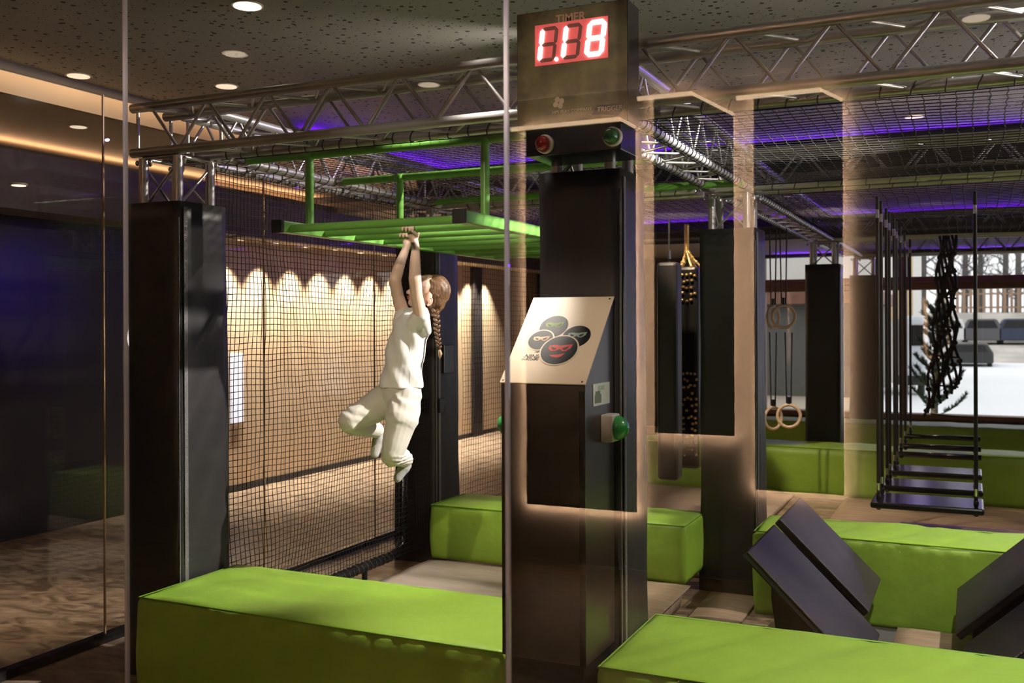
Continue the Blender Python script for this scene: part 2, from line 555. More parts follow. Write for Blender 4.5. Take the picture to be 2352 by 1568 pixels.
# window wall at the far end
wf = struct('wall_front', MB().box(X0, X1, Y1W, Y1W + .2, 0, .35).box(X0, X1, Y1W, Y1W + .2, 2.93, 3.2)
            .box(X0, -3.3, Y1W, Y1W + .2, .35, 2.93), DARKW)
win = thing('window_1', 'wide far window with brown wooden transom looking out on snow', 'window', (2.5, Y1W + .1, .35))
win['kind'] = 'structure'
part('transom', MB().box(-3.3, X1, Y1W - .02, Y1W + .18, 2.35, 2.56).box(-3.3, X1, Y1W - .06, Y1W + .1, 2.44, 2.48), WOODR, win, bevel=.01)
for xm in (-3.25, -1.02, 1.9, 4.8):
    part('mullion', MB().box(xm - .06, xm + .06, Y1W, Y1W + .16, .35, 2.93), WOODR, win, bevel=.01)
part('sill', MB().box(-3.3, X1, Y1W - .08, Y1W + .2, .30, .38), WOODR, win, bevel=.01)
for a, b in ((-3.19, -1.08), (-.96, 1.84), (1.96, 4.74), (4.86, 8.9)):
    part('pane', MB().box(a, b, Y1W + .08, Y1W + .09, .38, 2.35).box(a, b, Y1W + .08, Y1W + .09, 2.56, 2.93), GLASS, win)

# glass front the photograph is taken through
YG = 2.40
gl = thing('window_2', 'frameless glass front with thin vertical joints', 'glass wall', (0, YG, 0)); gl['kind'] = 'structure'
JOINT = mat('glass_joint', (.9, .86, .9), .3)
_nt = JOINT.node_tree; _t = _nt.nodes.new('ShaderNodeBsdfTranslucent'); _t.inputs[0].default_value = (.92, .86, .92, 1)
_m = _nt.nodes.new('ShaderNodeMixShader'); _m.inputs[0].default_value = .6
_nt.links.new(_nt.nodes['Principled BSDF'].outputs[0], _m.inputs[1]); _nt.links.new(_t.outputs[0], _m.inputs[2])
_nt.links.new(_m.outputs[0], _nt.nodes['Material Output'].inputs['Surface'])
seams = [-2.51 - 1.378, -2.51, -1.132, .246, 1.624, 3.002]
for a, b in zip(seams[:-1], seams[1:]):
    part('pane', MB().box(a + .006, b - .006, YG - .005, YG + .005, .02, 3.6), GLASS, gl)
for a in seams:
    part('joint', MB().box(a - .005, a + .005, YG - .006, YG + .006, .02, 3.6), JOINT, gl)
part('rail', MB().box(seams[0], seams[-1], YG - .02, YG + .02, 0, .03), ALU, gl)
# glass side wall to the corridor
XG = -4.60
gl2 = thing('window_3', 'glass partition along the corridor with one visible joint', 'glass wall', (XG, 4.2, 0)); gl2['kind'] = 'structure'
ss = [1.35, 2.79, 4.23, 5.67, 7.11, 8.55]
for a, b in zip(ss[:-1], ss[1:]):
    part('pane', MB().box(XG - .005, XG + .005, a + .005, b - .005, .03, 3.19), GLASS, gl2)
for a in ss[1:-1]:
    part('joint', MB().box(XG - .006, XG + .006, a - .004, a + .004, .03, 3.19), mat('amber_joint', (.5, .33, .16), .3), gl2)
part('rail', MB().box(XG - .03, XG + .03, 1.35, 8.55, 0, .05), BLACKG, gl2)

# ------------------------------------------------------------------ backlit panels on the wall behind the viewer (seen in the glass)
LEDW = 150.0


def backlit(uL, uR, vT, vB, cut, label, YV):
    """YV: depth of the mirrored image behind the glass; the real panel hangs at 2*YG-YV"""
    yr = 2 * YG - YV
    a = onY(uL, vB, YV); b = onY(uR, vB, YV); t = onY((uL + uR) / 2, vT, YV)
    x0, x1, z0, z1 = a.x, b.x, (a.z + b.z) / 2, t.z
    c = cut
    root = thing('backlit_panel', label, 'wall panel', ((x0 + x1) / 2, yr, z0), 'backlit panels on the rear wall')
    out = [(x0, z0), (x1, z0), (x1, z1 - c * .6), (x1 - c, z1), (x0, z1)]
    part('board', MB().prism([(x, yr, z) for x, z in out], (0, 1, 0), .012), BLACK, root)
    # LED strip tucked behind the edge
    i = .036
    j = .027; i = .014
    inn = [(x0 + i, z0 + i), (x1 - j, z0 + i), (x1 - j, z1 - c * .6 - i * .5), (x1 - c - i * .5, z1 - i), (x0 + i, z1 - i)]
    mb = MB()
    for k in range(5):
        p = inn[k]; q = inn[(k + 1) % 5]
        mb.tube([(p[0], yr - .012, p[1]), (q[0], yr - .012, q[1])], .004, 6)
        pv = Vector((p[0], yr - .028, p[1])); qv = Vector((q[0], yr - .028, q[1]))
        l = bpy.data.lights.new('led_line', 'AREA'); l.shape = 'RECTANGLE'
        l.size = (qv - pv).length; l.size_y = .010; l.energy = LEDW * l.size; l.color = (1, .80, .61)
        lo = bpy.data.objects.new('led_line', l); COL.objects.link(lo)
        xx = (qv - pv).normalized(); zz = Vector((0, 1, 0)); yy_ = zz.cross(xx)
        m4 = Matrix((xx, yy_, zz)).transposed().to_4x4(); m4.translation = (pv + qv) / 2
        lo.matrix_world = m4
    part('led_profile', mb, ALU, root)
    # bright lit canopy edge on top
    mb = MB()
    for k in (3, ):
        p = out[3]; q = out[4]
        mb.tube([(p[0], yr + .01, p[1] + .012), (q[0] - .12, yr + .01, q[1] + .012)], .017, 8)
    p = out[2]; q = out[3]
    mb.tube([(p[0], yr + .01, p[1] + .012), (q[0], yr + .01, q[1] + .012)], .012, 8)
    part('light_edge', mb, mat('led_edge', (1, .7, .4), .5, emit=(1, .68, .42), estr=8), root)
    mb = MB().box(x0 + .1, x1 - .1, Y0W + .001, yr - .002, z0 + .1, z1 - c - .1)
    part('bracket', mb, DARKW, root)


YV = 2 * YG - (Y0W + .048)
backlit(1211, 1464, 286, 1166, .12, 'tall backlit panel with lowest lit lower edge, mirrored over the centre column', YV)
backlit(1505, 1688, 218, 997, .30, 'backlit panel with highest lower edge, mirrored right of the centre column', YV)
backlit(1735, 1939, 216, 1130, .14, 'backlit panel mirrored between the rings and the rope steps', YV)

# ------------------------------------------------------------------ truss
CH = .025


def zig(root, A, B, off, n, phase=0.0, r=.008):
    """zigzag between chords A and B(start points) along direction off"""
    A = Vector(A); B = Vector(B); off = Vector(off)
    for i in range(n):
        a = A + off * (i / n); m = B + off * ((i + .5) / n); b = A + off * ((i + 1) / n)
        rod('brace', a, m, r, ALU, root, 6)
        rod('brace', m, b, r, ALU, root, 6)


def truss(p, q, label, w=.24, z0=2.77, z1=3.01, per=.387, faces='fbtu', ph=0):
    """box truss; p,q = ends of its front/left lower chord (x,y); body extends to the left normal"""
    p = Vector((p[0], p[1], 0)); q = Vector((q[0], q[1], 0))
    d = (q - p).normalized(); nrm = Vector((-d.y, d.x, 0)) if d.x > .5 else Vector((-1, 0, 0))
    root = thing('truss_beam', label, 'truss', (p.x, p.y, z0))
    cs = {}
    for i, o in enumerate((Vector((0, 0, 0)), nrm * w)):
        for j, z in enumerate((z0, z1)):
            a = p + o; a.z = z; b = q + o; b.z = z
            rod('chord', a, b, CH, ALU, root, 16)
            cs[(i, j)] = a
    L = (q - p).length; n = max(1, round(L / per))
    if ph:
        n -= 1; sh = d * ph; span = d * (per * n)
        zig(root, cs[(0, 0)] + sh, cs[(0, 1)] + sh, span, n, r=.009)
        rod('brace', cs[(0, 1)] + sh - d * per / 2, cs[(0, 0)] + sh, .009, ALU, root, 6)
        zig(root, cs[(1, 0)] + sh + d * per / 2, cs[(1, 1)] + sh + d * per / 2, span, n, r=.009)
        rod('brace', cs[(1, 1)] + sh, cs[(1, 0)] + sh + d * per / 2, .009, ALU, root, 6)
    else:
        zig(root, cs[(0, 0)], cs[(0, 1)], q - p, n)
        zig(root, cs[(1, 0)], cs[(1, 1)], q - p, n)
    if 't' in faces: zig(root, cs[(0, 1)], cs[(1, 1)], q - p, n)
    if 'u' in faces: zig(root, cs[(0, 0)], cs[(1, 0)], q - p, n)
    for i in (0, 1):
        a = cs[(i, 0)]; b = cs[(i, 1)]
        rod('end_post', a + d * .04, b + d * .04, .01, ALU, root, 6)
    return root


truss((-4.10, 3.97), (3.25, 3.97), 'long front aluminium box truss carrying the timer, nearest the viewer', ph=.3255)
truss((-1.63, 6.83), (3.5, 6.83), 'aluminium box truss across the second row, right of the second column')
truss((-3.98, 6.83), (-1.76, 6.83), 'aluminium box truss across the second row behind the green bars')
truss((-1.55, 11.5), (3.5, 11.5), 'aluminium box truss across the third row in front of the windows')
truss((-1.50, 14.5), (3.5, 14.5), 'farthest aluminium box truss by the windows')
truss((-3.78, 4.26), (-3.78, 6.78), 'aluminium box truss running back above the side net, left of the child', z0=2.775, z1=3.015)
truss((-1.39, 4.26), (-1.39, 6.78), 'aluminium box truss running back from the centre column')
truss((-1.42, 7.12), (-1.42, 11.45), 'aluminium box truss running back from the second column')
truss((-1.40, 11.8), (-1.40, 14.45), 'aluminium box truss running back from the third column')
truss((-3.78, 7.12), (-3.78, 11.3), 'aluminium box truss running back from the rear left column', z0=2.775, z1=3.015)


def column(x, y, label, top=2.49, w=.375, extras=True, lx=.24):
    """x,y: front-left leg of the tower"""
    cx, cy = x + lx / 2, y + lx / 2
    root = thing('padded_truss_column', label, 'column', (cx, cy, 0))
    h = w / 2
    # pad: slightly bulging rounded box
    mb = MB(); n = 26; m = 8
    zs = [i * top / n for i in range(n + 1)]
    prof = []
    for sgn in range(4):
        for i in range(m):
            t = -1 + 2 * i / m
            pts = [(t, -1), (1, t), (-t, 1), (-1, -t)][sgn]
            prof.append(pts)
    vs = []; fs = []
    seed = R.random() * 50
    for i, z in enumerate(zs):
        e = 0.0
        for (a, b) in prof:
            k = 1.0
            if abs(a) > .98 and abs(b) > .98: k = .965
            wob = noise.noise(Vector((a * 1.3 + seed, b * 1.3, z * 1.6))) * .008
            low = max(0, 1 - z / .9) * .012
            vs.append((cx + a * (h * k + wob * abs(a) + low), cy + b * (h * k + wob * abs(b) + low), z))
    N = len(prof)
    for i in range(n):
        for k in range(N):
            q = i * N + k; w2 = i * N + (k + 1) % N
            fs.append((q, w2, w2 + N, q + N))
    fs.append(tuple(n * N + k for k in range(N)))
    mb.add(vs, fs, True)
    part('padding', mb, BLACK, root, bevel=0)
    # raised seam piping on the near edge
    mb = MB().tube([(cx + h * 1.0, cy - h * 1.0, z + .01) for z in zs[:-1]], .004, 5)
    part('seam', mb, SEAM, root, label='grey welt down the near edge')
    mb = MB().box(cx + h + .001, cx + h + .007, cy - h + .03, cy - h + .055, .05, top - .03)
    part('fastening_strip', mb, SEAM, root)
    # tower
    L = []
    for (a, b) in ((0, 0), (1, 0), (1, 1), (0, 1)):
        px, py = x + a * lx, y + b * lx
        L.append((px, py))
        rod('leg', (px, py, top - .25), (px, py, 2.735), CH, ALU, root, 16)
    for k in range(4):
        a = L[k]; b = L[(k + 1) % 4]
        rod('brace', (a[0], a[1], top - .02), (b[0], b[1], 2.70), .008, ALU, root, 6)
        rod('brace', (a[0], a[1], 2.735), (b[0], b[1], 2.735), .010, ALU, root, 8)
    mb = MB()
    for (a, b) in L:
        for dx, dy in ((.045, 0), (0, .045), (-.045, 0)):
            mb.ell((a + dx, b + dy, 2.715), .012, .012, .016, n=6, m=5)
    part('bolts', mb, ALUD, root)
    return root


column(-4.02, 3.97, 'black padded column at far left beside the glass, nearest left green block')
column(-1.63, 3.97, 'black padded centre column behind the slanted sign')
column(-1.645, 6.83, 'black padded column left of the hanging rings, second in the right row', w=.385)
column(-1.64, 11.5, 'black padded column between the rings and the rope steps, third in the right row')
column(-1.49, 14.5, 'black padded column farthest back by the window', top=2.49)
column(-4.05, 6.72, 'dark padded column behind the hanging child at the end of the side net')

# patches on the rear left column
t = thing('wall_socket_plate', 'square black plate on the dark column behind the child', 'plate', (-3.735, 6.8, 1.55))
part('plate', MB().box(-3.745, -3.722, 6.74, 6.90, 1.46, 1.68), BLACKG, t, bevel=.004)

for (yy_, lb) in ((6.62, 'small square black plate on the front face of the dark rear column'), (6.70, 'small square black plate on the side face of the dark rear column')):
    t = thing('wall_socket_plate', lb, 'plate', (-3.735, yy_, 1.2))
    if yy_ < 6.65:
        part('plate', MB().box(-3.90, -3.80, 6.612, 6.632, 1.16, 1.27), BLACKG, t, bevel=.004)
    else:
        part('plate', MB().box(-3.745, -3.722, 6.67, 6.75, 1.16, 1.27), BLACKG, t, bevel=.004)

# ------------------------------------------------------------------ nets
def net_grid(fn, nu, nv, r):
    g = np.zeros((nu + 1, nv + 1, 3))
    for i in range(nu + 1):
        for j in range(nv + 1):
            g[i, j] = fn(i, j)
    A = np.concatenate([g[:-1, :].reshape(-1, 3), g[:, :-1].reshape(-1, 3)])
    B = np.concatenate([g[1:, :].reshape(-1, 3), g[:, 1:].reshape(-1, 3)])
    d = B - A; d /= np.linalg.norm(d, axis=1)[:, None] + 1e-9
    ref = np.where(np.abs(d[:, 2:3]) < .8, np.array([[0, 0, 1.0]]), np.array([[1.0, 0, 0]]))
    x = np.cross(d, ref); x /= np.linalg.norm(x, axis=1)[:, None]; y = np.cross(x, d)
    ring = []
    for k in range(3):
        t = 2 * math.pi * k / 3
        o = (x * math.cos(t) + y * math.sin(t)) * r
        ring.append(A + o); ring.append(B + o)
    V = np.stack(ring, 1).reshape(-1, 3)
    n = len(A); base = np.arange(n)[:, None] * 6
    Fq = np.stack([base + np.array([[0, 2, 3, 1]]), base + np.array([[2, 4, 5, 3]]), base + np.array([[4, 0, 1, 5]])], 1).reshape(-1, 4)
    return V, Fq


def net_part(name, V, Fq, m, parent):
    me = bpy.data.meshes.new(name)
    off = np.array(ORI[parent])
    V = V - off
    me.vertices.add(len(V)); me.vertices.foreach_set('co', V.ravel())
    me.loops.add(Fq.size); me.loops.foreach_set('vertex_index', Fq.ravel())
    me.polygons.add(len(Fq)); me.polygons.foreach_set('loop_start', np.arange(0, Fq.size, 4))
    me.polygons.foreach_set('loop_total', np.full(len(Fq), 4))
    me.update(calc_edges=True); me.materials.append(m)
    o = bpy.data.objects.new(name, me); COL.objects.link(o); o.parent = parent; ORI[o] = ORI[parent]
    return o


def lacing(p, q, step, parent, r=.029, m=CORD):
    p = Vector(p); q = Vector(q); d = (q - p); L = d.length; d.normalize()
    a = Vector((0, 0, 1)) if abs(d.z) < .9 else Vector((1, 0, 0))
    x = d.cross(a).normalized(); y = x.cross(d)
    mb = MB(); n = int(L / step)
    for i in range(n):
        c = p + d * (step * (i + .5))
        tilt = .012 * (1 if i % 2 else .4)
        pts = [c + (x * math.cos(t) + y * math.sin(t)) * r + d * tilt * math.sin(t) for t in [2 * math.pi * k / 12 for k in range(13)]]
        mb.tube(pts, .0026, 4, False)
    pts = [p + d * (L * k / 60) + y * -(r) + x * .004 * math.sin(k) for k in range(61)]
    mb.tube(pts, .0024, 4, False)
    return part('lacing', mb, m, parent)


def nz(a, b, c=0, s=1.0): return noise.noise(Vector((a * s, b * s, c)))


# side net
sn = thing('safety_net', 'black vertical side net hanging left of the child', 'net', (-3.78, 5.3, .15))
ms = .035
nu = int(2.42 / ms); nv = int(2.60 / ms)
def f_side(i, j):
    y = 4.18 + i * ms; z = .16 + j * ms
    a = nz(y, z, 1, 2.2) * .02 + nz(y, z, 4, 9) * .003
    sag = .02 * math.sin(i * .4)
    top = max(0, 1 - j / 3)
    return (-3.79 + nz(y, z, 2, 1.3) * .05, y + a, z + nz(y, z, 7, 5) * .008 + .006 * math.sin(y * 3))
V, Fq = net_grid(f_side, nu, nv - 1, .0024)
net_part('mesh', V, Fq, NET, sn)
lacing((-3.78, 4.3, 2.775), (-3.78, 6.7, 2.775), .085, sn)
lacing((-4.02, 4.3, 2.775), (-4.02, 6.7, 2.775), .085, sn)
# pipe frame at the lower edge of the side net
pf = thing('net_pipe', 'black laced pipe at the foot of the side net', 'pipe', (-3.85, 6.2, 0))
mb = MB().tube([(-3.84, 6.32, 1.5), (-3.84, 6.32, .30), (-3.84, 6.30, .22), (-3.84, 6.22, .17), (-3.84, 6.1, .16), (-3.84, 4.35, .16)], .033, 14)
part('pipe', mb, BLACKG, pf)
lacing((-3.84, 6.32, .3), (-3.84, 6.32, 1.4), .075, pf, .036, mat('clear_tie', (.10, .09, .09), .2))
lacing((-3.84, 6.15, .16), (-3.84, 4.4, .16), .055, pf, .036, MATS['clear_tie'])
for yy in (4.6, 5.8):
    rod('foot', (-3.84, yy, 0), (-3.84, yy, .14), .02, BLACKG, pf, 8)

# continued side net further back
sn2 = thing('safety_net', 'black side net behind the dark rear column', 'net', (-3.78, 9, .15))
ms2 = .045
def f_side2(i, j):
    y = 7.15 + i * ms2; z = .16 + j * ms2
    return (-3.79 + nz(y, z, 2, 1.3) * .04, y + nz(y, z, 1, 2.2) * .015, z + nz(y, z, 7, 5) * .006)
V, Fq = net_grid(f_side2, int(4.1 / ms2), int(2.58 / ms2), .0019)
net_part('mesh', V, Fq, NET, sn2)

# overhead nets
def overhead(x0, x1, y0, y1, mesh, label, z=2.78, r=.0026, sag=.06, lx=None, amp=.03):
    root = thing('safety_net', label, 'net', ((x0 + x1) / 2, (y0 + y1) / 2, z))
    nx = int((x1 - x0) / mesh); ny = int((y1 - y0) / mesh)
    def fn(i, j):
        x = x0 + i * (x1 - x0) / nx; y = y0 + j * (y1 - y0) / ny
        s = max(0, math.sin(math.pi * i / nx)) ** .5 * max(0, math.sin(math.pi * j / ny)) ** .5
        e = (1 if (i + j) % 2 else -1) * .004
        return (x + e + nz(x, y, 3, 1.5) * .05 * s, y + nz(x, y, 9, 1.5) * .03 * s, z - s * sag + nz(x, y, 5, 1.1) * amp * s)
    V, Fq = net_grid(fn, nx, ny, r)
    net_part('mesh', V, Fq, NET, root)
    for a in (lx or []):
        lacing(a[0], a[1], a[2], root)
    return root


ZT = 2.77
overhead(-3.74, -1.68, 4.24, 6.80, .055, 'black overhead net above the green bars', z=2.805, sag=-.03, amp=.012, r=.0022,
         lx=[((-3.7, 4.21, ZT), (-1.7, 4.21, ZT), .105), ((-3.6, 6.83, ZT), (-1.8, 6.83, ZT), .11)])
overhead(-1.38, 3.3, 4.22, 6.80, .06, 'black overhead net right of the centre column, nearest the viewer',
         lx=[((-1.35, 4.21, ZT), (3.2, 4.21, ZT), .12), ((-1.3, 6.83, ZT), (3.3, 6.83, ZT), .15),
             ((-1.39, 4.3, ZT), (-1.39, 6.75, ZT), .075), ((-1.63, 4.3, ZT), (-1.63, 6.75, ZT), .085)])
overhead(-1.41, 3.4, 7.10, 11.45, .075, 'black overhead net above the rope steps', r=.003,
         lx=[((-1.3, 7.07, ZT), (3.3, 7.07, ZT), .15), ((-1.42, 7.2, ZT), (-1.42, 11.4, ZT), .09), ((-1.66, 7.2, ZT), (-1.66, 11.4, ZT), .09)])
overhead(-3.76, -1.68, 7.10, 11.4, .075, 'black overhead net behind the rear left column', r=.0024)
overhead(-1.38, 3.4, 11.8, 14.4, .10, 'black overhead net farthest back by the windows', r=.003)

# ------------------------------------------------------------------ green ladder bars
mk = thing('overhead_ladder', 'bright green hanging ladder bars the child swings from', 'climbing bars', (-2.75, 5.5, 2.36))
xl, xr = -3.28, -2.21
for xx in (xl, xr):
    part('rail', MB().box(xx - .03, xx + .03, 4.17, 6.92, 2.328, 2.388), GPAINT, mk, bevel=.006)
    for yy in (4.155, 6.925):
        part('end_cap', MB().box(xx - .033, xx + .033, yy - .012, yy + .012, 2.325, 2.391), RUBBER, mk, label='black plastic end cap', bevel=.003)
for k in range(9):
    y = 4.24 + .305 * k
    rod('rung', (xl + .03, y, 2.352), (xr - .03, y, 2.352), .021, GPAINT, mk, 16)
ZP = 2.78
pipes = ((4.43, -3.72, -1.62), (5.37, -3.72, -1.62), (6.58, -3.72, -1.62))
for (y, a, b) in pipes:
    rod('carrier_pipe', (a, y, ZP - .01), (b, y, ZP - .01), .024, GPAINT, mk, 16)
    for xe in (a, b):
        rod('collar', (xe - .02, y, ZP - .01), (xe + .02, y, ZP - .01), .031, ALUD, mk, 16)
    for xx in (xl, xr):
        rod('hanger', (xx, y, 2.388), (xx, y, ZP - .01), .0235, GPAINT, mk, 16)
        mb = MB().tube([(xx - .03, y, ZP - .012), (xx + .03, y, ZP - .012)], .028, 12)
        part('weld_sleeve', mb, GPAINT, mk)
t = thing('green_pipe', 'green pipe end showing between the centre column and the second column', 'pipe', (-1.0, 6.55, 2.76))
rod('pipe', (-1.36, 6.5, 2.76), (-1.36 - .9, 6.5, 2.76), .024, GPAINT, t, 14)
rod('pipe', onY(1497, 430, 6.5), onY(1592, 426, 6.5), .025, GPAINT, t, 14)

# ------------------------------------------------------------------ foam benches
def cushion(x0, x1, y0, y1, z0, z1, name, label, cat='foam block', m=GREEN, step=.032, pucker=.007, group=None, r=.02, pipe=GREENP):
    root = thing(name, label, cat, ((x0 + x1) / 2, (y0 + y1) / 2, z0), group)
    mb = MB()
    nx = max(3, int((x1 - x0) / step)); ny = max(3, int((y1 - y0) / step)); nzz = max(2, int((z1 - z0) / step))
    idx = {}
    verts = []
    sd = R.random() * 100

    def vert(i, j, k):
        key = (i, j, k)
        if key in idx: return idx[key]
        x = x0 + (x1 - x0) * i / nx; y = y0 + (y1 - y0) * j / ny; z = z0 + (z1 - z0) * k / nzz
        ex = i in (0, nx); ey = j in (0, ny); ez = k in (0, nzz)
        # fabric: puckers below the top seam, soft dents on top
        top = (z - z0) / (z1 - z0)
        if ey and not ez:
            p = (noise.noise(Vector((x * 15 + sd, 0, z * 1.2))) * (.3 + 1.8 * top ** 3) + noise.noise(Vector((x * 3.5 - z * 4 + sd, 1, z * 2))) * .8) * pucker
            y += p + (1 if j == ny else -1) * .010 * math.sin(math.pi * top)
        if ex and not ez:
            x += noise.noise(Vector((sd, y * 14, z * 1.2))) * pucker * (.3 + top ** 3) + (1 if i == nx else -1) * .008 * math.sin(math.pi * top)
        if k == nzz:
            z += noise.noise(Vector((x * 3 + sd, y * 3 - x * 2, 0))) * pucker * 1.4
            rg = 1 - abs(noise.noise(Vector((x * 2.2 - y * 1.6 + sd, (x + y) * .5, 3)))) * 5
            if rg > 0 and m is GREEN: z -= rg * pucker * .9
            if not ex and not ey: z += .004
        e = (ex + ey + ez)
        if e >= 2:
            q = r * (.3 if e == 2 else .42)
            if ex: x += q * (1 if i == 0 else -1)
            if ey: y += q * (1 if j == 0 else -1)
            if ez and k == nzz: z -= q
        idx[key] = len(verts); verts.append((x, y, z)); return idx[key]
    fs = []
    for i in range(nx):
        for j in range(ny):
            fs.append((vert(i, j, nzz), vert(i + 1, j, nzz), vert(i + 1, j + 1, nzz), vert(i, j + 1, nzz)))
            fs.append((vert(i, j, 0), vert(i, j + 1, 0), vert(i + 1, j + 1, 0), vert(i + 1, j, 0)))
        for k in range(nzz):
            fs.append((vert(i, 0, k), vert(i + 1, 0, k), vert(i + 1, 0, k + 1), vert(i, 0, k + 1)))
            fs.append((vert(i, ny, k), vert(i, ny, k + 1), vert(i + 1, ny, k + 1), vert(i + 1, ny, k)))
    for j in range(ny):
        for k in range(nzz):
            fs.append((vert(0, j, k), vert(0, j, k + 1), vert(0, j + 1, k + 1), vert(0, j + 1, k)))
            fs.append((vert(nx, j, k), vert(nx, j + 1, k), vert(nx, j + 1, k + 1), vert(nx, j, k + 1)))
    mb.add(verts, fs, True)
    part('cover', mb, m, root)
    if pipe:
        q = .004
        zz = z1 - r * .35
        pts = [(x0 + q, y0 + q, zz), (x1 - q, y0 + q, zz), (x1 - q, y1 - q, zz), (x0 + q, y1 - q, zz), (x0 + q, y0 + q, zz)]
        part('piping', MB().tube(pts, .004, 5), pipe, root)
    return root


ZB = .53
cushion(-3.69, -1.712, 3.59, 4.31, 0, ZB, 'foam_block', 'long green foam block in front of the child, left of the centre column')
cushion(-1.318, 2.4, 3.59, 4.36, 0, ZB, 'foam_block', 'long green foam block at the lower right, nearest the viewer')
cushion(-3.60, -1.70, 6.30, 6.83, .14, ZB, 'foam_block', 'green foam block behind the grey mat, left and right of the centre column')
cushion(-1.27, 2.6, 6.34, 6.90, 0, ZB, 'foam_block', 'green foam block with puckered edge behind the slanted boards', pucker=.012)
cushion(-3.5, 4.2, 10.75, 11.35, 0, ZB, 'foam_block', 'green foam block crossing behind the rope steps', step=.08)
cushion(-3.5, 4.6, 13.3, 13.95, 0, ZB + .02, 'foam_block', 'darkest green foam block farthest back below the window', step=.1)

# floor mats
cushion(-3.60, -1.72, 4.38, 6.28, 0, .14, 'floor_mat', 'large grey-beige landing mat below the child', 'mat', MATW2, .09, .003, pipe=None)
cushion(-1.30, -1.14, 4.4, 4.9, 0, .12, 'floor_mat', 'narrow brown mat against the centre column', 'mat', MATW, .09, .002, pipe=None)
cushion(-2.30, -1.66, 4.9, 6.28, .141, .155, 'floor_mat', 'thin brown mat lying on the landing mat behind the centre column', 'mat', MATW, .09, .002, pipe=None)
for (a, b, c, d, h, lb) in ((-1.62, -1.16, 4.95, 5.75, .11, 'brown wood-look mat with a visible side, right behind the centre column'),
                            (-1.62, -1.30, 5.80, 6.70, .02, 'flat wood-look mat in front of the second column'),
                            (-1.12, -.92, 4.5, 6.2, .04, 'narrow wood-look mat strip left of the slanted boards'),
                            (-.40, .16, 4.42, 6.0, .13, 'wood-look mat between the two pairs of slanted boards')):
    cushion(a, b, c, d, 0, h, 'floor_mat', lb, 'mat', MATW, .09, .002, pipe=None)
mi = 0
cols = [MATW, MATW2]
names = ['front left', 'front middle', 'front right', 'rear left', 'rear middle', 'rear right']
for j, (ya, yb) in enumerate(((7.05, 8.85), (8.87, 10.7))):
    for i, (xa, xb) in enumerate(((-3.6, -1.72), (-1.2, .5), (.52, 2.6))):
        cushion(xa, xb, ya, yb, 0, .05, 'floor_mat', names[mi] + ' wood-look mat on the floor below the rope steps and rings', 'mat', cols[(i + j) % 2], .12, .002, pipe=None)
        mi += 1
cushion(-.62, .22, 7.12, 8.0, .052, .075, 'floor_mat', 'dark grey rubber mat under the nearest rope step', 'mat', MATG, .1, .001, pipe=None)
part_f = struct('trim_7', MB().box(-1.12, 2.6, 4.38, 6.33, 0.0, .012), MATG)

# ------------------------------------------------------------------ slanted boards
def slant(xa, za, xb, zb, y0, y1, label, side):
    root = thing('slanted_board', label, 'climbing board', ((xa + xb) / 2, (y0 + y1) / 2, 0), 'slanted boards between the green blocks')
    d = Vector((xb - xa, 0, zb - za)); L = d.length; d.normalize()
    n = Vector((-d.z, 0, d.x))
    if n.z < 0: n = -n
    c = Vector(((xa + xb) / 2, (y0 + y1) / 2, (za + zb) / 2))
    part('board', MB().obox(c - n * .021, d, (0, 1, 0), n, L / 2, (y1 - y0) / 2, .021), BLACK2, root, bevel=.008)
    # edge trim
    part('edge_trim', MB().obox(c + Vector((0, -(y1 - y0) / 2 - .0015, 0)) - n * .004, d, (0, 1, 0), n, L / 2 - .004, .0015, .003), SEAM, root, label='thin grey edge line')
    # wedge support under the board
    lo = Vector((xb, 0, zb)); hi = Vector((xa, 0, za))
    e = .10
    base_x = xa + (.17 * side)
    ptop = c - n * .043 - d * L * .28
    pbot = c - n * .043 + d * L * .40
    poly = [(ptop.x, ptop.z), (pbot.x, pbot.z), (pbot.x, 0.02), (pbot.x - side * .28, .02), (ptop.x - side * .0, ptop.z - .10)]
    part('support', MB().prism([(x, y0 + e, z) for x, z in poly], (0, 1, 0), (y1 - y0) - 2 * e), BLACK, root, bevel=.006)
    return root


slant(-.953, .785, -.43, .27, 4.64, 5.32, 'front left slanted black board, leaning down to the right', 1)
slant(-.953, .785, -.494, .335, 5.47, 6.20, 'rear left slanted black board, leaning down to the right', 1)
slant(.42, .80, -.09, .32, 5.30, 6.20, 'rear right slanted black board rising to the right', -1)
slant(.46, .80, -.05, .32, 4.45, 5.12, 'front right slanted black board at the picture edge', -1)
t = thing('foam_wedge', 'small black foam wedge half hidden under the left slanted boards', 'foam wedge', (-.95, 4.7, 0))
part('cover', MB().prism([(-1.02, 4.50, .04), (-.66, 4.50, .04), (-.80, 4.50, .30), (-.92, 4.50, .30)], (0, 1, 0), .55), BLACK, t, bevel=.03)

# ------------------------------------------------------------------ podium with slanted sign
XA, XB = -1.706, -1.349
YP0, YP1 = 3.556, 3.893
pod = thing('control_stand', 'dark stand in front of the centre column carrying the slanted sign', 'stand', ((XA + XB) / 2, 3.72, 0))
BROWNG = mat('brown_laminate', (.035, .024, .020), .28)
zl, zh = 1.606, 1.950
poly = [(YP0, .53), (YP1, .53), (YP1, zh), (YP0, zl)]
part('body', MB().prism([(XA, y, z) for y, z in poly], (1, 0, 0), XB - XA), BROWNG, pod, bevel=.003)
part('plinth', MB().box(XA + .02, XB - .02, YP0 + .03, YP1 + .0, 0, .53), BLACKG, pod)
part('corner_strip', MB().box(XB - .025, XB + .001, YP0 - .003, YP0 + .001, .53, zl - .02), BLACKG, pod)
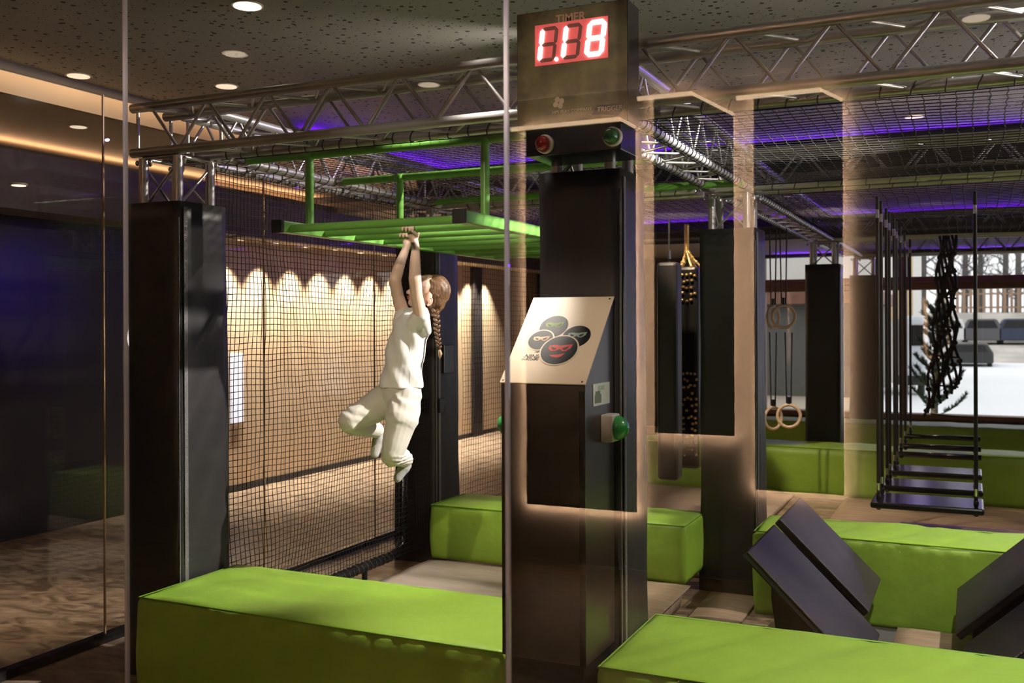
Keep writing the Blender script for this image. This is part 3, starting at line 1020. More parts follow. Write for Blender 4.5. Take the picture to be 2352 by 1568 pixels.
# sign plate: 45 degrees
sg = thing('sign_board', 'cream slanted sign with four black round ninja faces', 'sign', ((XA + XB) / 2, 3.85, 1.82))
s0 = Vector((XA - .003, YP0 - .004, zl + .004)); s1 = Vector((XB + .004, YP0 - .004, zl + .004))
s2 = Vector((XB + .004, YP1, zh + .004)); s3 = Vector((XA - .003, YP1, zh + .004))
nS = (s1 - s0).cross(s3 - s0).normalized()
part('plate', MB().prism([s0, s1, s2, s3], nS, .006), SIGN, sg, bevel=.001)
ax_u = (s1 - s0).normalized(); ax_v = (s3 - s0).normalized()
pS = s0 + nS * .006


def disc(c, r, lvl, m, name, parent, ex=1.0, n=40):
    pts = [c + nS * lvl + ax_u * r * math.cos(t) * ex + ax_v * r * math.sin(t) for t in [2 * math.pi * k / n for k in range(n)]]
    return part(name, MB().prism(pts, nS, .0006), m, parent)


def flat(c, r, lvl, pts2, m, name, parent):
    pts = [c + nS * lvl + ax_u * (x * r) + ax_v * (y * r) for x, y in pts2]
    return part(name, MB().prism(pts, nS, .0006), m, parent)


MASK = [(-.62, .30), (-.30, .36), (0, .30), (.35, .36), (.68, .40), (.62, .12), (.40, -.10), (.18, -.08), (.02, .06), (-.18, -.08), (-.42, -.10), (-.62, .06)]
EYEL = [(-.48, .22), (-.20, .12), (-.16, .05), (-.28, -.01), (-.42, .04)]
EYER = [(.50, .26), (.20, .14), (.16, .05), (.30, -.01), (.44, .06)]
MOUTH = [(-.45, -.36), (0, -.34), (.30, -.26), (.42, -.22), (.22, -.48), (0, -.56), (-.25, -.50)]
for (u, v, r, lv, colr, mouth) in ((1272.3, 749.7, .062, 0, (.22, .33, .10), 0), (1323.5, 772.7, .061, 0, (.30, .38, .34), 0),
                                   (1242, 781, .053, .0014, (.80, .48, .30), 0), (1284.5, 804.7, .077, .0028, (.65, .10, .09), 1)):
    c = onPlane(u, v, pS, nS)
    if lv:
        disc(c, r + .006, lv - .0007, SIGN, 'face_rim', sg)
    disc(c, r, lv, INK, 'face_disc', sg)
    mm = mat('mask_%d' % int(u), colr, .5)
    flat(c, r, lv + .0007, MASK, mm, 'mask', sg)
    for E in (EYEL, EYER):
        flat(c, r, lv + .0014, E, INK, 'eye', sg)
    if mouth:
        flat(c, r, lv + .0007, MOUTH, mm, 'mouth', sg)
for (a, b) in ((.012, .012), (.348, .012), (.012, .47), (.348, .47)):
    c = pS + ax_u * a + ax_v * b
    disc(c, .004, 0, STEEL, 'screw', sg)


def text(name, s, loc, ax, ay, size, m, parent, shear=0.0, bold=.0, extrude=.0004, align='LEFT', spacing=1.0):
    cu = bpy.data.curves.new(name, 'FONT'); cu.body = s; cu.size = size; cu.shear = shear
    cu.extrude = extrude; cu.offset = bold; cu.align_x = align; cu.space_character = spacing
    cu.materials.append(m)
    tmp = bpy.data.objects.new(name, cu); COL.objects.link(tmp)
    dg = bpy.context.evaluated_depsgraph_get(); dg.update()
    me = bpy.data.meshes.new_from_object(tmp.evaluated_get(dg)); bpy.data.objects.remove(tmp)
    o = bpy.data.objects.new(name, me); COL.objects.link(o)
    ax = Vector(ax).normalized(); ay = Vector(ay).normalized(); az = ax.cross(ay)
    m4 = Matrix((ax, ay, az)).transposed().to_4x4(); m4.translation = Vector(loc) - ORI[parent]
    o.parent = parent; o.matrix_local = m4
    return o


c = onPlane(1228, 810, pS, nS) + nS * .0006; text('lettering', 'HPS', c, ax_u, ax_v, .016, INK, sg, .3)
c = onPlane(1202, 822, pS, nS) + nS * .0006; text('lettering', 'NINJA', c, ax_u, ax_v, .029, INK, sg, .3, .0004)
c = onPlane(1197, 827, pS, nS) + nS * .0006; text('lettering', 'PARCOURS', c, ax_u, ax_v, .0145, INK, sg, .3, .0003)

# sticker on the side
st = thing('sticker', 'small white sticker with a cartoon figure on the side of the stand', 'sticker', (XB, 3.9, 1.5))
a = onX(1362, 882, XB); b = onX(1399, 925, XB)
part('sheet', MB().box(XB + .0005, XB + .0025, a.y, b.y, b.z, a.z), mat('white_card', (.8, .82, .78), .5), st)
cy_ = a.y + (b.y - a.y) * .35
part('figure', MB().box(XB + .0026, XB + .0034, a.y + .012, cy_ + .02, b.z + .01, (a.z + b.z) / 2).box(XB + .0026, XB + .0034, a.y + .02, cy_ + .008, (a.z + b.z) / 2, a.z - .03), mat('grey_print', (.18, .24, .16), .6), st)
text('lettering', 'START', (XB + .003, a.y + .05, a.z - .028), (0, 1, 0), (0, 0, 1), .026, mat('green_print', (.35, .6, .3), .6), st)


def push_button(X, yc, zc, side, label, r=.048):
    root = thing('push_button', label, 'button', (X, yc, zc))
    part('box', MB().box(min(X - side * .003, X + side * .05), max(X - side * .003, X + side * .05), yc - .045, yc + .045, zc - .055, zc + .055), WHITEP, root, bevel=.006, label='cream plastic button box')
    mb = MB()
    n = 20; prof = [(0.0, 1.0), (.012, 1.02), (.022, .93), (.036, .72), (.046, .42), (.050, .06)]
    vs = []; fs = []
    for (h, k) in prof:
        for q in range(n):
            t = 2 * math.pi * q / n
            vs.append((X + side * (.052 + h), yc + r * k * math.cos(t), zc + r * k * math.sin(t)))
    for i in range(len(prof) - 1):
        for q in range(n):
            fs.append((i * n + q, i * n + (q + 1) % n, (i + 1) * n + (q + 1) % n, (i + 1) * n + q))
    fs.append(tuple((len(prof) - 1) * n + q for q in range(n)))
    mb.add(vs, fs, True)
    part('knob', mb, mat('green_plastic', (.05, .42, .10), .18, coat=.5), root, label='glossy green dome')
    return root


pb = onX(1389, 981, XB)
push_button(XB, pb.y + .0, pb.z, 1, 'green dome push button on a cream box, right side of the stand')
push_button(XA, 3.74, pb.z, -1, 'green dome push button just showing at the left side of the stand')

# ------------------------------------------------------------------ timer box
YT = 3.66
tl = onY(1187, 34, YT); br = onY(1443, 277, YT)
tx0, tx1, tz0, tz1 = tl.x, br.x, br.z - .008, tl.z
tm = thing('timer_box', 'timer box on the front truss with red digits reading 1.18', 'timer', ((tx0 + tx1) / 2, YT, tz0))
OL = mat('olive_camouflage', (.10, .085, .032), .5, var=(11, .6))
part('case', MB().box(tx0, tx1, YT, YT + .14, tz0, tz1), BLACKG, tm, bevel=.003)
part('front_plate', MB().box(tx0 + .004, tx1 - .004, YT - .004, YT, tz0 + .004, tz1 - .004), OL, tm)
for xx in (tx0 + .1, tx1 - .14):
    part('hanger', MB().box(xx, xx + .04, YT + .14, 3.95, tz1 - .12, tz1 - .09), ALU, tm)
yd = YT - .0045
dA = onY(1229, 66, yd); dB = onY(1397, 145, yd)
REDP = mat('red_display', (.55, .10, .10), .4, emit=(1, .12, .12), estr=.42)
dz1 = onY(1229, 60, yd).z; dz0 = onY(1229, 153, yd).z
part('display', MB().box(dA.x, dB.x, yd - .003, yd, dz0, dz1), REDP, tm, label='red glowing display window')
SEG = mat('lit_segment', (1, .9, .85), .4, emit=(1, .80, .74), estr=14)
OFF = mat('unlit_segment', (.24, .07, .06), .5)
H = dz1 - dz0; Wd = dB.x - dA.x; cw = Wd / 3.05
sh = .13


def segment(x0, z0, x1, z1, w, lit):
    a = Vector((x0, yd - .004, z0)); b = Vector((x1, yd - .004, z1)); d = (b - a).normalized(); n = Vector((-d.z, 0, d.x)) * w
    p = [a, a + d * w + n, b - d * w + n, b, b - d * w - n, a + d * w - n]
    if (p[1] - p[0]).cross(p[2] - p[1]).y > 0: p = p[::-1]
    return part('segment', MB().prism(p, (0, -1, 0), .003 if lit else .001), SEG if lit else OFF, tm,)


def digit(cx0, lit):
    w = cw * .60; zb = dz0 + H * .12; zt = dz0 + H * .88; zm = (zb + zt) / 2
    def sx(z): return (z - zb) * sh
    A = {'e': ((cx0, zb), (cx0, zm)), 'f': ((cx0, zm), (cx0, zt)), 'c': ((cx0 + w, zb), (cx0 + w, zm)), 'b': ((cx0 + w, zm), (cx0 + w, zt)),
         'd': ((cx0, zb), (cx0 + w, zb)), 'g': ((cx0, zm), (cx0 + w, zm)), 'a': ((cx0, zt), (cx0 + w, zt))}
    for k, ((x0, z0), (x1, z1)) in A.items():
        segment(x0 + sx(z0), z0, x1 + sx(z1), z1, .0088 if k in lit else .0075, k in lit)


digit(dA.x + .020, 'ef'); digit(dA.x + .020 + cw, 'ef'); digit(dA.x + .018 + 2 * cw, 'abcdefg')
part('decimal_point', MB().tube([(dA.x + cw - .008, yd - .007, dz0 + H * .11), (dA.x + cw - .008, yd - .003, dz0 + H * .11)], .0075, 14), SEG, tm)
text('lettering', 'TIMER', onY(1310, 49, YT - .005), (1, 0, 0), (0, 0, 1), .046, mat('brown_print', (.42, .22, .16), .5), tm, 0, .0008, align='CENTER')
ptn = mat('faint_print', (.42, .33, .24), .6)
cc = onY(1283, 236, YT - .005)
for a in (.4, 2.0, 3.6, 5.2):
    part('clover_leaf', MB().ell(cc + Vector((math.cos(a) * .014, 0, math.sin(a) * .014)), .012, .001, .012, n=12, m=6), ptn, tm)
text('lettering', 'HPS PLAY COMPANY', onY(1268, 262, YT - .005), (1, 0, 0), (0, 0, 1), .018, ptn, tm)
bp_ = [onY(u, v, YT - .0045) for u, v in ((1359, 264), (1372, 241), (1436, 237), (1428, 256), (1420, 266), (1385, 263))]
part('brush_mark', MB().prism(bp_[::-1], (0, -1, 0), .0008), INK, tm)
text('lettering', 'TRIGGER', onY(1371, 257, YT - .0055), (1, 0, 0), (0, 0, 1), .026, mat('grey_print2', (.45, .38, .30), .6), tm, .1)

# signal light box
YL = 3.66
sl = thing('signal_light_box', 'black box with a red and a green dome light below the timer', 'signal light', (-1.45, YL + .1, 2.55))
lx0 = onY(1208, 330, YL).x; lx1 = onY(1426, 330, YL).x; lz0 = onY(1300, 353, YL).z; lz1 = onY(1300, 291, YL).z
part('case', MB().box(lx0, lx1, YL, YL + .27, lz0, lz1), BLACKG, sl, bevel=.004)
for (u, v, cname, colr, lb) in ((1247, 330, 'red', (.35, .01, .012), 'red dome lens'), (1402, 313, 'green', (.02, .16, .03), 'dark green dome lens')):
    c = onY(u + 7, v + 2, YL)
    prof = [(0, .037), (.018, .037), (.024, .033)]
    mb = MB(); n = 24
    mb.tube([(c.x, YL, c.z), (c.x, YL - .018, c.z), (c.x, YL - .024, c.z)], [.038, .038, .034], 24)
    part('lamp_collar', mb, mat('lamp_collar', (.72, .66, .58), .4), sl, label='cream collar')
    mb = MB(); k0 = YL - .022
    mb.tube([(c.x, k0, c.z), (c.x, k0 - .020, c.z), (c.x, k0 - .034, c.z), (c.x, k0 - .043, c.z), (c.x, k0 - .046, c.z)], [.030, .0295, .024, .013, .002], 24)
    part('lens', mb, mat('lens_' + cname, colr, .12, coat=.6, bump=(60, .5)), sl, label=lb)
for xx in (lx0 + .12, lx1 - .08):
    rod('bracket', (xx, YL + .15, lz1 - .01), (xx, YL + .15, lz1 + .09), .012, ALU, sl, 8)

# ------------------------------------------------------------------ rope steps
def rope_step(y, depth, label, z=.575, x0=-.66, x1=.065):
    root = thing('rope_step', label, 'hanging step', ((x0 + x1) / 2, y, z), 'hanging rope steps')
    if depth > .1:
        part('board', MB().box(x0, x1, y, y + depth, z, z + .045), BLACKG, root, bevel=.014)
        pts = [(x, yy) for x in (x0 + .05, x1 - .05) for yy in (y + .07, y + depth - .07)]
    else:
        mb = MB().tube([(x0, y, z + .02), (x1, y, z + .02)], .026, 14)
        part('bar', mb, BLACKG, root)
        pts = [(x0 + .05, y), (x1 - .05, y)]
    for (x, yy) in pts:
        rod('rope', (x, yy, z + .15), (x, yy, 2.73), .0125, CORD, root, 8)
        rod('ferrule', (x, yy, z + .12), (x, yy, z + .17), .014, STEEL, root, 10)
        rod('ferrule', (x, yy, 2.58), (x, yy, 2.64), .014, STEEL, root, 10)
        mb = MB().ell((x, yy, z + .07), .018, .018, .03, n=10, m=6).tube([(x, yy, z + .08), (x, yy, z + .13)], .012, 8)
        part('shackle', mb, BLACKG, root)
        part('nut', MB().ell((x, yy, z - .006), .02, .02, .014, n=8, m=5), BLACKG, root)


lbls = ['nearest black hanging step board on four ropes', 'second black hanging step board from the viewer', 'third black hanging step board from the viewer',
        'first round black hanging bar behind the step boards', 'second round black hanging bar behind the step boards', 'farthest black hanging bar on two ropes']
for i, (y, dp) in enumerate(((7.36, .45), (8.14, .42), (8.98, .40), (9.85, 0), (10.5, 0), (11.42, 0))):
    rope_step(y, dp, lbls[i], z=.54 if dp else .60)

# gymnastic rings
def gring(u, v, Y, label, rot, ropes_to):
    c = onY(u, v, Y)
    root = thing('gymnastic_ring', label, 'ring', (c.x, c.y, c.z), 'pale wooden gymnastic rings')
    mb = MB(); n = 28
    ax = Vector((math.cos(rot), math.sin(rot), 0))
    pts = [c + ax * .105 * math.cos(2 * math.pi * k / n) + UP * .105 * math.sin(2 * math.pi * k / n) for k in range(n + 1)]
    mb.tube(pts, .015, 10, False)
    part('ring', mb, RINGW, root)
    for s in (-.02, .02):
        rod('strap', c + Vector((s, 0, .12)), (c.x + s * 1.6, c.y, ropes_to), .007, CORD, root, 6)
    rod('buckle', c + Vector((0, 0, .115)), c + Vector((0, 0, .18)), .016, BLACKG, root, 8)
    return root


g1 = gring(1800, 727, 9.6, 'upper pale ring of the right pair', .3, 2.74)
g2 = gring(1812, 955, 9.6, 'lower pale ring of the right pair', .1, 1.75)
gring(1776, 728, 9.7, 'upper pale ring half hidden by the second column', 1.2, 2.74)
gring(1776, 960, 9.7, 'lower pale ring half hidden by the second column', .9, 1.75)

# hanging rope net bundle
hb = onY(2176, 700, 11.0)
t = thing('rope_bundle', 'knotted black climbing rope net hanging bundled in front of the window', 'rope net', (hb.x, hb.y, .8))
rr_ = random.Random(3)
for k in range(8):
    mb = MB(); pts = []
    off = (k - 3.5) * .020
    for i in range(26):
        f = i / 25
        z = 2.72 - f * (1.86 - .05 * k)
        pts.append((hb.x + off * (1 + 1.4 * f * f) + .02 * math.sin(i * .9 + k) - .05 * f, hb.y + rr_.uniform(-.02, .02), z))
    mb.tube(pts, .015, 6)
    for i in range(3, 26, 3):
        mb.ell(pts[i], .032, .032, .026, n=7, m=5)
    part('rope', mb, CORD, t)
mb = MB()
for i in range(6):
    z = 2.4 - i * .3
    mb.tube([(hb.x - .06 - .02 * i, hb.y, z), (hb.x + .08 + .005 * i, hb.y, z - .02)], .010, 6)
part('cross_rope', mb, CORD, t)

# black hanging climbing bodies
def bag(u0, u1, v0, v1, Y, label, name='hanging_pad'):
    a = onY(u0, v0, Y); b = onY(u1, v1, Y)
    root = thing(name, label, 'hanging pad', ((a.x + b.x) / 2, Y, b.z), 'black hanging pads')
    part('cover', MB().box(a.x, b.x, Y, Y + .18, b.z, a.z), BLACK, root, bevel=.03)
    rod('cable', ((a.x + b.x) / 2, Y + .09, a.z), ((a.x + b.x) / 2, Y + .09, 2.73), .008, CORD, root, 6)
    rod('ferrule', ((a.x + b.x) / 2, Y + .09, a.z + .03), ((a.x + b.x) / 2, Y + .09, a.z + .10), .016, STEEL, root, 8)
    return root


bag(1507, 1556, 602, 1105, 8.1, 'tall black padded board hanging beside the second column, left one')
GOLD = mat('brass_rope', (.85, .58, .22), .28, .85)
b0 = onY(1556, 612, 8.6); b1 = onY(1604, 1078, 8.6)
t = thing('rope_net_bag', 'black hanging bag under a brass coloured twisted rope', 'hanging bag', ((b0.x + b1.x) / 2, 8.7, b1.z), 'black hanging pads')
part('cover', MB().box(b0.x, b1.x, 8.6, 8.78, b1.z, b0.z), BLACKG, t, bevel=.03)
top = onY(1572, 462, 8.6)
mb = MB(); xc = (b0.x + b1.x) / 2 - .03
for k in range(2):
    pts = []
    for i in range(90):
        z = 2.72 - (2.72 - (b0.z + .14)) * i / 89; a = i * .55 + k * math.pi
        pts.append((xc + .012 * math.cos(a), 8.69 + .012 * math.sin(a), z))
    mb.tube(pts, .010, 6)
part('rope', mb, GOLD, t, label='brass coloured twisted rope')
for k in range(5):
    a = k * 2 * math.pi / 5
    mb = MB(); pts = []
    for i in range(12):
        f = i / 11
        pts.append((xc + (.012 + .085 * f ** 1.5) * math.cos(a) + .03 * f, 8.69 + (.01 + .07 * f) * math.sin(a), b0.z + .15 - .15 * f))
    mb.tube(pts, .011, 6)
    for i in range(2, 12, 3): mb.ell(pts[i], .016, .016, .016, n=7, m=5)
    part('net_strand', mb, GOLD, t, label='brass coloured net strand')
mb = MB()
for (za, zb_) in ((b0.z - .08, b0.z - .40), (b0.z - .95, b0.z - 1.75)):
    n = int((za - zb_) / .055)
    for i in range(n):
        for j in range(5):
            if rr_.random() < .75:
                x = b0.x + .02 + j * (b1.x - b0.x - .04) / 4 + rr_.uniform(-.01, .01)
                mb.ell((x, 8.585, za - i * .055 + rr_.uniform(-.01, .01)), .016, .012, .014, n=7, m=5)
o = part('knots', mb, mat('brass_knots', (.45, .30, .13), .25, .8), t); o['kind'] = 'stuff'

# ------------------------------------------------------------------ ceiling lights
def downlight(x, y, z, label, on=True, d=.075, strg=6):
    root = thing('ceiling_light', label, 'light', (x, y, z), 'recessed round ceiling lights')
    part('ring', MB().tube([(x, y, z - .006), (x, y, z + .01)], d + .012, 24), mat('light_ring', (.55, .5, .42), .4), root)
    part('lamp', MB().tube([(x, y, z - .009), (x, y, z - .004)], d, 24), mat('lamp_glow_%d' % int(strg), (1, .9, .8), .5, emit=(1, .80, .58), estr=strg), root)


def dl(u, v, z, label, **k):
    p = onZ(u, v, z); downlight(p.x, p.y, z, label, **k)


dl(568, 12, 3.6, 'brightest round ceiling light at the top edge of the picture', strg=4)
dl(520, 197, 3.6, 'round ceiling light just above the left end of the front truss', strg=1)
dl(180, 173, 3.6, 'round ceiling light near the dark ceiling edge at far left', strg=1)
dl(2100, 267, 3.6, 'round ceiling light seen through the net at the upper right', strg=1)
dl(180, 290, 3.385, 'round light in the lower corridor ceiling at far left', strg=1, d=.06)
dl(43, 424, 2.9, 'small round light on the dark wall side at far left', strg=2, d=.05)
for k in range(9):
    yy = 8.45 + .575 * k
    downlight(-7.16, yy, 2.765, 'small round downlight over the pale wood wall, number %s along the row' % ['one', 'two', 'three', 'four', 'five', 'six', 'seven', 'eight', 'nine'][k], d=.035, strg=3)
# lights behind the viewer (mirrored in the glass)
for (u, v, lb) in ((985, 193, 'ceiling light mirrored over the front truss near the timer'), (540, 122, 'ceiling light mirrored in the glass at the upper left'),
                   (2242, 40, 'ceiling light mirrored over the front truss at the upper right')):
    p = onZ(u, v, 3.6)
    downlight(p.x, 2 * YG - p.y, 3.6, lb, strg=6)

# wall screen by the left column (seen through the net)
a = onX(531, 812, -7.38); b = onX(544, 970, -7.38)
t = thing('wall_screen', 'narrow white lit strip beside the left column behind the net', 'screen', (a.x, a.y, b.z))
part('screen', MB().box(-7.395, -7.37, a.y, b.y + .1, b.z, a.z), mat('white_screen', (.8, .8, .9), .5, emit=(.8, .85, 1), estr=.8), t)

# door frame post in the wood wall
struct('door_1', MB().box(-7.40, -7.34, 14.3, 14.6, 0, 2.76), DARKW)

# ------------------------------------------------------------------ outside
struct('ground_outside', MB().box(-40, 60, Y1W + .2, 120, -.4, -.12), SNOW)
t = tag(part('snow_bank', MB().prism([(-30, 52, -.12), (-30, 56, .55), (-30, 62, .65), (-30, 64, 2.3), (-30, 80, 2.5), (-30, 80, -.12)], (1, 0, 0), 90), mat('bank', (.5, .47, .42), .9, var=(.6, .3)), org=(15, 50, 0)),
        'grey bank behind the car park outside the window', 'bank')
fe = thing('wooden_fence', 'brown slatted wooden fence on top of the bank outside', 'fence', (10, 64.5, 2.3))
for k in range(110):
    x = -2 + k * .36
    part('slat', MB().box(x, x + .16, 64.4, 64.45, 2.35, 3.75), mat('fence_wood', (.36, .24, .16), .8), fe)
for z in (2.6, 3.4):
    part('rail', MB().box(-2, 37.6, 64.46, 64.52, z, z + .10), MATS['fence_wood'], fe)


def tree(x, y, h, label, seed):
    rt = thing('bare_tree', label, 'tree', (x, y, 1.5), 'bare trees outside the window')
    q = random.Random(seed); mb = MB(); bark = mat('bark', (.15, .14, .13), .9)
    part('trunk', MB().tube([(x, y, 1.5), (x + .1, y, 1.5 + h * .5), (x - .1, y, 1.5 + h)], [.22, .15, .03], 7), bark, rt)
    for k in range(60):
        z0 = 1.5 + h * q.uniform(.12, .95); a = q.uniform(0, 6.28); L = q.uniform(1, 3.2)
        p = [Vector((x, y, z0))]; d = Vector((math.cos(a), math.sin(a), q.uniform(.3, 1.2))).normalized()
        for i in range(4):
            p.append(p[-1] + d * L / 4); d = (d + Vector((q.uniform(-.5, .5), q.uniform(-.5, .5), q.uniform(-.2, .5)))).normalized()
            if q.random() < .9:
                e = (d + Vector((q.uniform(-1, 1), q.uniform(-1, 1), q.uniform(-.3, .8)))).normalized()
                mb.tube([p[-1], p[-1] + e * L * .35], [.02, .008], 4)
        mb.tube(p, [.05, .04, .03, .02, .01], 5)
    part('branches', mb, bark, rt)


for i, (u, Y) in enumerate(((2337, 69), (2308, 70), (2215, 71), (2160, 70), (2120, 72), (2250, 74))):
    p = onY(u, 700, Y); tree(p.x, Y, 13, ['thick bare tree trunk at the right picture edge', 'bare tree just left of the edge tree', 'thin bare tree right of the hanging rope bundle', 'bare tree behind the rope bundle', 'bare leaning tree beside the pale house', 'thin bare tree between the rope bundle and the thick ropes'][i], 10 + i)


def car(u, Y, colr, label, L=1.9, Hh=1.35, cname='dark', zb=.62):
    p = onY(u, 760, Y); x = p.x
    rt = thing('car', label, 'car', (x, Y, -.12), 'cars parked outside')
    m = mat('car_' + cname, colr, .3)
    rt.location = (x, Y, zb); ORI[rt] = Vector((x, Y, zb))
    def Z(k): return zb + k * Hh
    b = MB().prism([(x - L / 2, Y, Z(.15)), (x + L / 2, Y, Z(.15)), (x + L / 2, Y, Z(.6)), (x + L * .38, Y, Z(.97)), (x + L * .3, Y, Z(1)), (x - L * .3, Y, Z(1)), (x - L * .38, Y, Z(.97)), (x - L / 2, Y, Z(.6))][::-1], (0, 1, 0), 3.6)
    part('body', b, m, rt, bevel=.06)
    part('window', MB().prism([(x - L * .40, Y - .01, Z(.63)), (x + L * .40, Y - .01, Z(.63)), (x + L * .30, Y - .01, Z(.93)), (x - L * .30, Y - .01, Z(.93))][::-1], (0, 1, 0), .02), BLACKG, rt)
    for xx in (x - L * .42, x + L * .42):
        part('wheel', MB().tube([(xx - .1, Y + .5, zb + .28), (xx + .1, Y + .5, zb + .28)], .28, 14), RUBBER, rt)


car(2256, 58, (.10, .10, .11), 'grey car parked outside right of the hanging ropes', cname='grey')
car(2340, 58, (.03, .04, .08), 'dark blue car parked outside at the right picture edge', cname='blue')
car(2226, 47, (.03, .03, .03), 'dark car outside behind the thick ropes', L=1.9, Hh=1.0, cname='black', zb=-.12)
car(2176, 58, (.7, .7, .7), 'white car parked outside left of the grey car', cname='white')
hs = thing('house', 'pale house with yellow facade outside, left of the bare trees', 'house', (-2, 34, -.12))
hx0 = onY(2022, 600, 34).x; hx1 = onY(2096, 600, 34).x
part('wall', MB().box(hx0, hx1, 34, 40, -.12, 6), mat('house_wall', (.62, .60, .56), .8), hs)
part('facade_band', MB().box(hx1 - .8, hx1 + .01, 33.95, 34, 1.9, 6), mat('yellow_wall', (.70, .52, .30), .8), hs)
part('window', MB().box(hx0 + .3, hx0 + .9, 33.95, 34, 3.0, 4.4), BLACKG, hs)
hs = thing('house', 'low white building with brown roof edge outside, behind the rings', 'house', (-8, 26, 0))
a0 = onY(1755, 700, 26).x; a1 = onY(1990, 700, 26).x
part('wall', MB().box(a0 - 4, a1, 26, 32, -.12, 2.35), mat('dark_facade', (.10, .10, .09), .5), hs)
part('upper_wall', MB().box(a0 - 4, a1 + .2, 25.6, 32, 2.6, 6), mat('upper_facade', (.60, .58, .54), .8), hs)
part('roof_edge', MB().box(a0 - 4, a1 + .3, 25.4, 32, 2.3, 2.62), WOODR, hs)
part('terrace', MB().box(a0 - 4, a1, 19.5, 26, -.11, -.05), mat('terrace_wood', (.42, .36, .28), .8), hs)
# planks
p = onY(2060, 800, 21)
VY = 28.5
v0 = onY(2062, 720, VY).x; v1 = onY(2128, 720, VY).x
t = thing('van', 'pale van parked outside behind the left hanging ropes', 'van', ((v0 + v1) / 2, VY, -.12))
part('body', MB().box(v0, v1, VY, VY + 2, .25, 2.0), mat('van_white', (.68, .72, .76), .4), t, bevel=.1)
part('window', MB().box(v1 - .4, v1 - .08, VY - .03, VY, 1.2, 1.75), BLACKG, t)
part('bumper', MB().box(v0, v1, VY - .1, VY, .15, .4), BLACKG, t)
for xx in (v0 + .15, v1 - .15):
    part('wheel', MB().tube([(xx - .08, VY + .4, .17), (xx + .08, VY + .4, .17)], .29, 12), RUBBER, t)

# young pine outside
px = onY(2150, 900, 19.5)
pt = thing('pine_tree', 'small dark pine tree standing outside the window', 'tree', (px.x, 19.5, -.12))
part('trunk', MB().tube([(px.x, 19.5, -.12), (px.x + .03, 19.5, 2.3)], [.035, .012], 6), mat('pine_bark', (.12, .09, .06), .9), pt)
q = random.Random(5)
needles = []
pos = []
mbn = MB()
for k in range(46):
    z = .15 + 2.0 * (k / 46) ** .9; a = k * 2.4
    L = (.62 * (1 - (z / 2.5)) + .10) * q.uniform(.7, 1.1)
    p = [Vector((px.x, 19.5, z))]; d = Vector((math.cos(a), math.sin(a), .35))
    for i in range(5):
        p.append(p[-1] + d * L / 5); d = (d + Vector((0, 0, .22))).normalized()
    mbn.tube(p, [.010, .009, .008, .006, .004, .002], 4)
    for i in range(2, 6):
        for w in range(44):
            dd = (d + Vector((q.uniform(-1, 1), q.uniform(-1, 1), q.uniform(-.5, 1)))).normalized()
            b = p[i] + (p[i - 1] - p[i]) * q.random()
            e = b + dd * .10; s = dd.cross(Vector((q.uniform(-1, 1), q.uniform(-1, 1), q.uniform(-1, 1)))).normalized() * .011
            mbn.add([b - s, b + s, e], [(0, 1, 2)])
o = part('needles', mbn, mat('pine_needle', (.02, .035, .02), .7), pt); o['kind'] = 'stuff'
t = thing('wooden_stake', 'slanted pale wooden stake leaning by the pine tree', 'stake', (px.x + .1, 19.7, -.12))
part('stake', MB().obox((px.x + .02, 19.75, 1.25), (1, 0, 0), (0, 1, 0), (.07, 0, 1), .05, .03, 1.35), mat('stake_wood', (.50, .36, .22), .7), t)

# ------------------------------------------------------------------ the child
def remeshed(name, mb, voxel, m, parent, smooth=4, deform=None, factor=.5, label=None):
    me = mb.mesh(name, m, ORI[parent])
    o = bpy.data.objects.new(name + '_src', me); COL.objects.link(o)
    rm = o.modifiers.new('r', 'REMESH'); rm.mode = 'VOXEL'; rm.voxel_size = voxel; rm.use_smooth_shade = True
    sm = o.modifiers.new('s', 'SMOOTH'); sm.iterations = smooth; sm.factor = factor
    dg = bpy.context.evaluated_depsgraph_get(); dg.update()
    me2 = bpy.data.meshes.new_from_object(o.evaluated_get(dg))
    bpy.data.objects.remove(o)
    me2.name = name
    me2.materials.clear(); me2.materials.append(m)
    if deform:
        n = len(me2.vertices); co = np.zeros(n * 3); no = np.zeros(n * 3)
        me2.vertices.foreach_get('co', co); me2.vertices.foreach_get('normal', no)
        co = co.reshape(-1, 3); no = no.reshape(-1, 3)
        off = np.array(ORI[parent])
        for i in range(n):
            co[i] += no[i] * deform(Vector(co[i] + off), Vector(no[i]))
        me2.vertices.foreach_set('co', co.ravel())
    me2.polygons.foreach_set('use_smooth', [True] * len(me2.polygons))
    me2.update()
    o = bpy.data.objects.new(name, me2); COL.objects.link(o); o.parent = parent; ORI[o] = ORI[parent]
    if label: o['label'] = label
    return o


SKIN = mat('skin', (.84, .60, .48), .5)
SKIN.node_tree.nodes['Principled BSDF'].inputs['Subsurface Weight'].default_value = .08
SKIN.node_tree.nodes['Principled BSDF'].inputs['Subsurface Radius'].default_value = (.02, .008, .004)
SHIRT = mat('white_cotton', (.84, .82, .79), .8, bump=(18, .25))
TROUS = mat('cream_fleece', (.70, .66, .59), .85, bump=(25, .2))
SOCK = mat('grey_white_sock', (.50, .48, .46), .9, bump=(200, .3))


